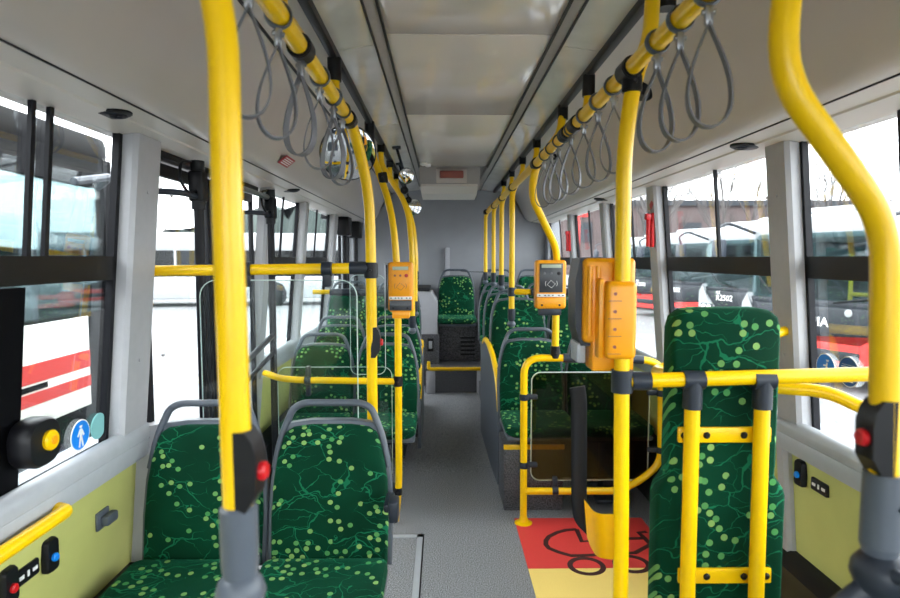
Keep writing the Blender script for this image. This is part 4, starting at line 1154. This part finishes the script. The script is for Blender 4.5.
# ---- left wall fittings
def wallpt(px, py, s, off=0.0):
    d = _Rm @ Vector((px - 450.0, 299.0 - py, -FPX))
    a, b_ = 1e-4, 1.0
    f = lambda k: s * (CAM + d * k).x - (wx((CAM + d * k).z) - off)
    while f(b_) < 0: b_ *= 1.5
    for _ in range(50):
        m_ = (a + b_) / 2
        if f(m_) < 0: a = m_
        else: b_ = m_
    return CAM + d * a
t = thing('door_release', 'black housing with a yellow push button at the left window', 'emergency switch', wallpt(38, 440, -1, .02))
c = wallpt(38, 440, -1, .03)
bm = NB(); pl = rrect(c.y - .075, c.y + .055, c.z - .065, c.z + .06, .05); pillow(bm, pl, [(.004, -.03), (0, -.022), (0, .02), (.006, .028)], lambda u, v, d: (c.x + d, u, v)); obj('housing', bm, 'black', t)
bm = NB(); lathe(bm, (c.x + .028, c.y, c.z), (1, 0, 0), [(.026, 0), (.027, .008), (.023, .013), (.014, .014)], 24); yb_ = obj('yellow_button', bm, 'yellow', t)
bm = NB(); lathe(bm, (c.x + .041, c.y, c.z), (1, 0, 0), [(.012, 0), (.011, .004)], 14); obj('button_centre', bm, 'amber', yb_)
a, b_ = wallpt(-60, 575, -1, .075), wallpt(66, 511, -1, .075)
t = thing('handrail', 'yellow grab rail along the sill of the near left window', 'handrail', (a.x, a.y, a.z))
zz = b_.z
bm = NB(); tube(bm, [(-1.14, .55, zz), (b_.x, .60, zz), (b_.x, b_.y - .03, zz), (b_.x - .0, b_.y, zz), (-1.15, b_.y + .012, zz)], .019, .012, 16); obj('rail_tube', bm, 'yellow', t)
def small_switch(px, py, s, m, label, r=.5):
    c = wallpt(px, py, s, .0)
    t = thing('call_switch', label, 'switch', c)
    bm = NB(); pillow(bm, rrect(c.y - .026, c.y + .026, c.z - .048, c.z + .048, .014), [(0, 0), (0, .012), (.004, .02)], lambda u, v, d: (c.x - s * d, u, v)); sw = obj('switch_plate', bm, 'black', t)
    bm = NB(); lathe(bm, (c.x - s * .018, c.y, c.z - .006), (-s, 0, 0), [(.012, 0), (.012, .008), (.008, .012)], 20); obj('push_button', bm, m, sw)
small_switch(47, 555, -1, 'blue', 'black switch with a blue button on the green left wall panel')
small_switch(5, 586, -1, 'red', 'black switch with a red button at the lower left edge')
small_switch(803, 473, 1, 'blue', 'black switch with a blue button on the green right wall panel')
def socket(px, py, s, label):
    c = wallpt(px, py, s, 0); t = thing('charging_socket', label, 'socket', c)
    bm = NB(); pillow(bm, rrect(c.y - .045, c.y + .045, c.z - .022, c.z + .022, .006), [(0, 0), (0, .007), (.002, .009)], lambda u, v, d: (c.x - s * d, u, v)); sp_ = obj('socket_plate', bm, 'black', t)
    bm = NB()
    for k in (-.026, .026): box(bm, min(c.x - s * .0085, c.x - s * .0105), max(c.x - s * .0085, c.x - s * .0105), c.y + k - .009, c.y + k + .009, c.z - .005, c.z + .005)
    box(bm, min(c.x - s * .0085, c.x - s * .0105), max(c.x - s * .0085, c.x - s * .0105), c.y - .004, c.y + .004, c.z - .008, c.z + .008)
    obj('usb_port', bm, 'white', sp_)
socket(25, 573, -1, 'black double charging socket between the two switches on the left wall')
socket(821, 487, 1, 'black double charging socket beside the blue switch on the right wall')
c = wallpt(101, 518, -1, 0); t = thing('wall_hook', 'grey folding coat hook on the green left wall panel', 'hook', c)
bm = NB(); box(bm, c.x, c.x + .010, c.y - .035, c.y + .035, c.z - .032, c.z + .028, .004); obj('hook_plate', bm, 'grey_plastic', t)
bm = NB(); box(bm, c.x + .008, c.x + .035, c.y - .02, c.y + .045, c.z - .022, c.z + .012, .008); obj('hook_flap', bm, 'grey_plastic', t)

# ================================================================== OUTSIDE
GZ = -.35
bm = NB(); box(bm, -120, 120, -60, 160, GZ - .2, GZ); struct('ground', bm, 'asphalt')
def wheel(bm, x, y, z, r=.48, w=.28):
    s_ = 1
    lathe(bm, (x, y, z), (1, 0, 0), [(r * .9, -w / 2), (r, -w / 2 + .03), (r, w / 2 - .03), (r * .9, w / 2)], 24)
def parked_bus():
    t = thing('parked_bus', 'x', 'bus', (0, 0, 0), world=False)
    W, H, Lg = 1.25, 2.62, 9.5
    bm = NB()                                              # body: lower sides, pillars, roof
    box(bm, -W, W, .15, Lg, .30, 1.05, .05)
    box(bm, -W + .03, W - .03, .12, Lg, 2.12, H - .12, .10)
    box(bm, -W + .12, W - .12, .5, Lg - .3, H - .14, H, .07)
    for y in (.2, 1.6, 3.2, 4.8, 6.4, 8.0, Lg - .1):
        for s_ in (-1, 1): box(bm, s_ * (W - .03) - .03, s_ * (W - .03) + .03, y, y + .09, 1.0, 2.2)
    box(bm, -W + .02, W - .02, Lg - .08, Lg, 1.0, 2.2)
    obj('body_shell', bm, 'bus_white', t)
    bm = NB(); box(bm, -W + .01, W - .01, .03, .4, 1.14, 1.24, .02); box(bm, -W + .03, W - .03, .0, .3, .72, 1.16, .04); obj('front_panel', bm, 'bus_dark', t)
    bm = NB(); prism(bm, [(-W + .02, 1.22), (W - .02, 1.22), (W - .07, 2.10), (W - .2, 2.22), (-W + .2, 2.22), (-W + .07, 2.10)], XZ, .08, .10)
    obj('windscreen', bm, 'bus_glass', t)
    for s_ in (-1, 1):
        bm = NB(); box(bm, s_ * (W - .01) - .006, s_ * (W - .01) + .006, .2, Lg - .1, 1.05, 2.15); obj('side_glass', bm, 'bus_glass', t)
    bm = NB(); box(bm, -W + .05, W - .05, .15, .7, 1.02, 1.20, .03); box(bm, -.9, -.35, .5, .6, 1.1, 1.55, .03); obj('dashboard', bm, 'bus_dark', t)
    bm = NB(); tube(bm, [(.1, .6, 1.1), (.1, .6, 1.9)], .03); tube(bm, [(.1, .6, 1.32), (.75, .6, 1.32), (.75, .6, 1.5), (.4, .6, 1.45)], .03, .05); obj('cab_rail', bm, 'yellow', t)
    bm = NB(); prism(bm, [(-W, .28), (W, .28), (W, .78), (W - .35, .80), (W - .55, .66), (-W + .55, .66), (-W + .35, .80), (-W, .78)], XZ, -.06, .35)
    obj('bumper', bm, 'bus_red', t, 20)
    bm = NB(); box(bm, -.7, .7, -.075, -.05, .42, .56, .01); obj('grille', bm, 'bus_dark', t)
    for s_ in (-1, 1):
        bm = NB(); prism(bm, [(s_ * W, .72), (s_ * W, 1.12), (s_ * (W - .10), 1.30), (s_ * (W - .18), 1.10), (s_ * (W - .42), .82), (s_ * (W - .42), .72)], XZ, -.03, .2)
        obj('lamp_fairing', bm, 'bus_white', t, 20)
        bm = NB(); box(bm, s_ * (W - .24) - .15, s_ * (W - .24) + .15, -.055, -.02, .74, .88, .03); hl = obj('headlamp', bm, 'face_dark', t)
        for k in (-.07, .07):
          bm = NB(); lathe(bm, (s_ * (W - .24) + k, -.05, .81), (0, -1, 0), [(.055, 0), (.05, .02), (.03, .03)], 16)
          obj('lamp_lens', bm, 'white', hl)
        bm = NB(); tube(bm, [(s_ * (W - .1), .1, 2.25), (s_ * (W + .05), -.35, 2.42), (s_ * (W + .02), -.62, 2.30), (s_ * (W - .05), -.62, 2.15)], .025, .12, 8); obj('mirror_arm', bm, 'bus_dark', t)
        bm = NB(); box(bm, s_ * (W - .05) - .11, s_ * (W - .05) + .11, -.68, -.55, 1.72, 2.15, .05); obj('wing_mirror', bm, 'dark_grey', t)
        bm = NB(); tube(bm, [(s_ * .25, .02, 1.22), (s_ * .75, .02, 1.30), (s_ * 1.0, .05, 1.55)], .014, .05, 6); obj('wiper', bm, 'black', t)
        bm = NB()
        wheel(bm, s_ * (W - .16), 2.3, .48); obj('wheel', bm, 'black', t)
        bm = NB(); wheel(bm, s_ * (W - .16), 7.0, .48); obj('wheel', bm, 'black', t)
    rot = (R(90), 0, 0)
    text('brand_lettering', 'SCANIA', .19, (-.12, -.012, .93), rot, 'white', t, .004)
    text('fleet_number', 'R2502', .165, (-.58, -.012, 1.01), rot, 'white', t, .004)
    text('operator_mark', 'RZ', .09, (-.74, -.012, 1.12), rot, 'white', t, .004)
    bm = NB(); lathe(bm, (.49, -.005, 1.09), (0, -1, 0), [(.055, 0), (.055, .008), (.04, .012)], 18); obj('badge', bm, 'bus_white', t)
    return t
PB = parked_bus()
spots = [((5.31, 8.6), 'parked white bus with a red bumper outside the nearest right window'), ((6.02, 11.9), 'parked white bus seen above the backrest board, dark nose with number'), ((6.25, 15.2), 'parked white bus outside, just left of the window pillar with the hammer'), ((6.5, 18.6), 'parked white bus farther down the row behind the orange machine'), ((6.8, 22.0), 'farthest parked white bus in the row on the right')]
for k, ((x, y), lab) in enumerate(spots):
    o = PB if k == 0 else copy_tree(PB)
    o.location = (x, y, GZ); o.rotation_euler = (0, 0, R(-68)); o['label'] = lab; o['group'] = 'buses parked in a row outside on the right'
def drop(o, names):
    for ch in kids(o):
        if ch.name.split('.')[0] in names: bpy.data.objects.remove(ch)
# the nearest bus shows the maker's lettering, the others the fleet number
tops = [o for o in bpy.data.objects if o.get('category') == 'bus']
for o in tops:
    if o is PB: drop(o, ('fleet_number', 'operator_mark'))
    else: drop(o, ('brand_lettering',))
# bus close by on the left
t = thing('neighbouring_bus', 'dark bus standing close outside the near left window, white and red lower panel', 'bus', (-3.9, 1.0, GZ))
bx = -3.05
bm = NB(); box(bm, bx - 2.4, bx, -5, 5.45, GZ + .25, 1.05, .03); box(bm, bx - 2.4, bx, -5, 5.45, 2.30, 2.55, .08)
for y in (-5, -3.2, -1.4, .4, 2.0, 3.35, 5.33):
    for x in (bx - 2.4, bx - .08): box(bm, x, x + .08, y, y + .12, 1.0, 2.35)
box(bm, bx - .09, bx - .005, -5, 5.45, 2.1, 2.35); box(bm, bx - .09, bx - .005, 3.45, 3.75, 1.0, 2.35)
obj('body_shell', bm, 'bus_black', t)
bm = NB(); box(bm, bx - .03, bx - .02, -5, 3.4, 1.0, 2.32); obj('dark_window', bm, 'dark_glass', t)
bm = NB(); box(bm, bx - .03, bx - .02, 3.4, 5.4, 1.0, 2.32); obj('side_window', bm, 'bus_glass', t)
bm = NB(); box(bm, bx - .005, bx + .012, 3.3, 5.0, .28, 1.02, .004); obj('white_panel', bm, 'white', t)
bm = NB(); box(bm, bx + .011, bx + .016, 3.3, 5.0, .60, .74); box(bm, bx + .011, bx + .016, 3.3, 5.0, .44, .53); obj('red_stripe', bm, 'bus_red', t)
bm = NB(); box(bm, bx + .0155, bx + .018, 4.15, 4.45, .545, .585); obj('panel_print', bm, 'bus_black', t)
bm = NB(); tube(bm, [(bx + .02, 5.2, 2.1), (bx + .3, 4.9, 2.15), (bx + .3, 4.4, 2.05)], .03, .1, 8); obj('mirror_arm', bm, 'dark_grey', t)
for y in (-3.5, 2.2):
    bm = NB(); lathe(bm, (bx - .16, y, GZ + .48), (1, 0, 0), [(.4, -.14), (.48, -.1), (.48, .14), (.4, .18)], 24); obj('wheel', bm, 'black', t)
# a bus across the yard on the left
def far_bus(loc, rz, label):
    t = thing('distant_bus', label, 'bus', loc, world=False)
    t.rotation_euler = (0, 0, rz)
    bm = NB(); box(bm, -5.5, 5.5, -1.25, 1.25, .3, 1.15, .05); box(bm, -5.5, 5.5, -1.25, 1.25, 2.1, 2.8, .12)
    for k in range(8):
        x = -5.5 + k * 1.56
        box(bm, x, x + .08, -1.25, 1.25, 1.1, 2.15)
    obj('body_shell', bm, 'bus_white', t)
    bm = NB(); box(bm, -5.45, 5.45, -1.2, -1.18, 1.1, 2.15); box(bm, -5.45, 5.45, 1.18, 1.2, 1.1, 2.15); obj('window_band', bm, 'dark_glass', t)
    bm = NB()
    for x in (-3.6, 2.8): lathe(bm, (x, -1.1, .48), (0, -1, 0), [(.4, -.14), (.48, -.1), (.48, .14), (.4, .18)], 20)
    obj('wheel', bm, 'black', t)
far_bus((-9.5, 24, GZ), R(8), 'white bus far across the yard beyond the left windows')
# white hoarding beyond the door
t = thing('yard_fence', 'pale panel fence across the yard beyond the left door', 'fence', (-20, 24, GZ))
bm = NB()
for k in range(10):
    x = -32 + k * 1.95; y = 30 + k * .0
    box(bm, x, x + 1.88, y, y + .06, GZ + .05, GZ + 1.9, .01)
obj('fence_panel', bm, 'far_white', t)
bm = NB()
for k in range(11): box(bm, -32.06 + k * 1.95, -32.0 + k * 1.95, 29.97, 30.1, GZ, GZ + 2.0)
obj('fence_post', bm, 'strap_grey', t)
bm = NB(); box(bm, -24, -6.5, 13.5, 13.8, GZ, 0.0); bm.free()
# factory hall seen through the neighbouring bus
t = thing('warehouse', 'long pale flat-roofed hall far away on the left', 'building', (-35, 22, GZ))
bm = NB(); box(bm, -62, -34, 10, 28, GZ, 3.6); obj('wall', bm, 'far_white', t)
bm = NB(); box(bm, -62.3, -33.7, 9.7, 28.3, 3.6, 3.9); obj('roof', bm, 'profile_grey', t)
bm = NB(); box(bm, -34.02, -33.9, 12, 26, 1.8, 2.6); obj('window', bm, 'bus_dark', t)
# wooded hill far away
def ridge(name, x0, x1, y, h0, seed, m, label, depth=12):
    random.seed(seed); bm = NB(); n = 60; top = []; pts = []
    for k in range(n + 1):
        f = k / n
        pts.append((x0 + (x1 - x0) * f, GZ + h0 * (.55 + .45 * math.sin(f * 5 + seed)) * (.8 + .4 * random.random()) + 1))
    poly = [(x0, GZ)] + pts + [(x1, GZ)]
    prism(bm, poly, lambda u, v, d: (u, y + d, v), 0, depth)
    tag(obj(name, bm, m, ang=10), label, 'hill')
ridge('wooded_hill', -75, -14, 75, 6.5, 3, 'far_green', 'low wooded hill on the horizon beyond the left windows')
t = thing('brick_building', 'long reddish brick building beyond the parked buses on the right', 'building', (30, 70, GZ))
bm = NB(); box(bm, 12, 62, 66, 76, GZ, 7.2); obj('wall', bm, 'far_brick', t)
bm = NB(); box(bm, 11.5, 62.5, 65.5, 76.5, 7.2, 7.8); obj('roof', bm, 'bus_dark', t)
for k in range(12):
    bm = NB(); box(bm, 14 + k * 4, 16.4 + k * 4, 65.9, 66.05, 3.2, 5.4); obj('window', bm, 'bus_dark', t)
# red sign mast
c = at(581, 235, 40)
t = thing('sign_mast', 'red angled sign pillar far off seen through the far right window', 'sign', (c.x, 40, GZ))
bm = NB(); box(bm, c.x - .6, c.x - .1, 39.8, 40.2, GZ, 4.2, .03); obj('sign_column', bm, 'bus_red', t)
bm = NB(); box(bm, c.x - .6, c.x + .5, 39.8, 40.2, 4.2, 4.7, .03); obj('sign_arm', bm, 'bus_red', t)
# bare trees
def tree_mesh(seed, h):
    random.seed(seed); bm = NB()
    def branch(p, d, l, r, lev):
        q = p + d * l
        mid = p + d * l * .5 + Vector((random.uniform(-1, 1), random.uniform(-1, 1), 0)) * l * .05
        tube(bm, [p, mid, q], r, 0, 4 if lev < 2 else 3)
        if lev >= 4: return
        n = 6 if lev == 0 else 4
        for k in range(n):
            f = .35 + .65 * (k + 1) / n
            s_ = p.lerp(q, f)
            ax = Vector((random.uniform(-1, 1), random.uniform(-1, 1), random.uniform(-.1, .3)))
            nd = (d * .9 + ax * .65 + Vector((0, 0, .25))).normalized()
            branch(s_, nd, l * random.uniform(.45, .62), r * .55, lev + 1)
    branch(Vector((0, 0, 0)), Vector((0, 0, 1)), h * .5, h * .009, 0)
    return bm
TP = []
for sd in (11, 23):
    o = obj('bare_tree', tree_mesh(sd, 8.0), 'bark', None, 30); TP.append(o)
tr = [(9.5, 28, 1.0), (11.5, 31, .9), (14, 30, 1.05), (17, 33, 1.0), (20, 31, 1.1), (23, 36, 1.05), (27, 38, 1.1), (13, 38, 1.1), (31, 36, 1.0), (8.5, 40, 1.1)]
for k, (x, y, s_) in enumerate(tr):
    o = TP[k % 2] if k < 2 else TP[k % 2].copy()
    if k >= 2: C.objects.link(o)
    o.location = (x, y, GZ); o.scale = (s_,) * 3; o.rotation_euler = (0, 0, k * 1.3)
    tag(o, 'thin bare winter tree behind the buses on the right', 'tree', 'bare trees on the right')
for k, (x, y, s_) in enumerate([(-16.5, 34, .85), (-19, 36, .8)]):
    o = TP[k % 2].copy(); C.objects.link(o)
    o.location = (x, y, GZ); o.scale = (s_,) * 3; o.rotation_euler = (0, 0, 2 + k)
    tag(o, 'thin bare winter tree above the fence beyond the left door', 'tree', 'bare trees on the left')

for o in bpy.data.objects:
    if '_world' in o: del o['_world']
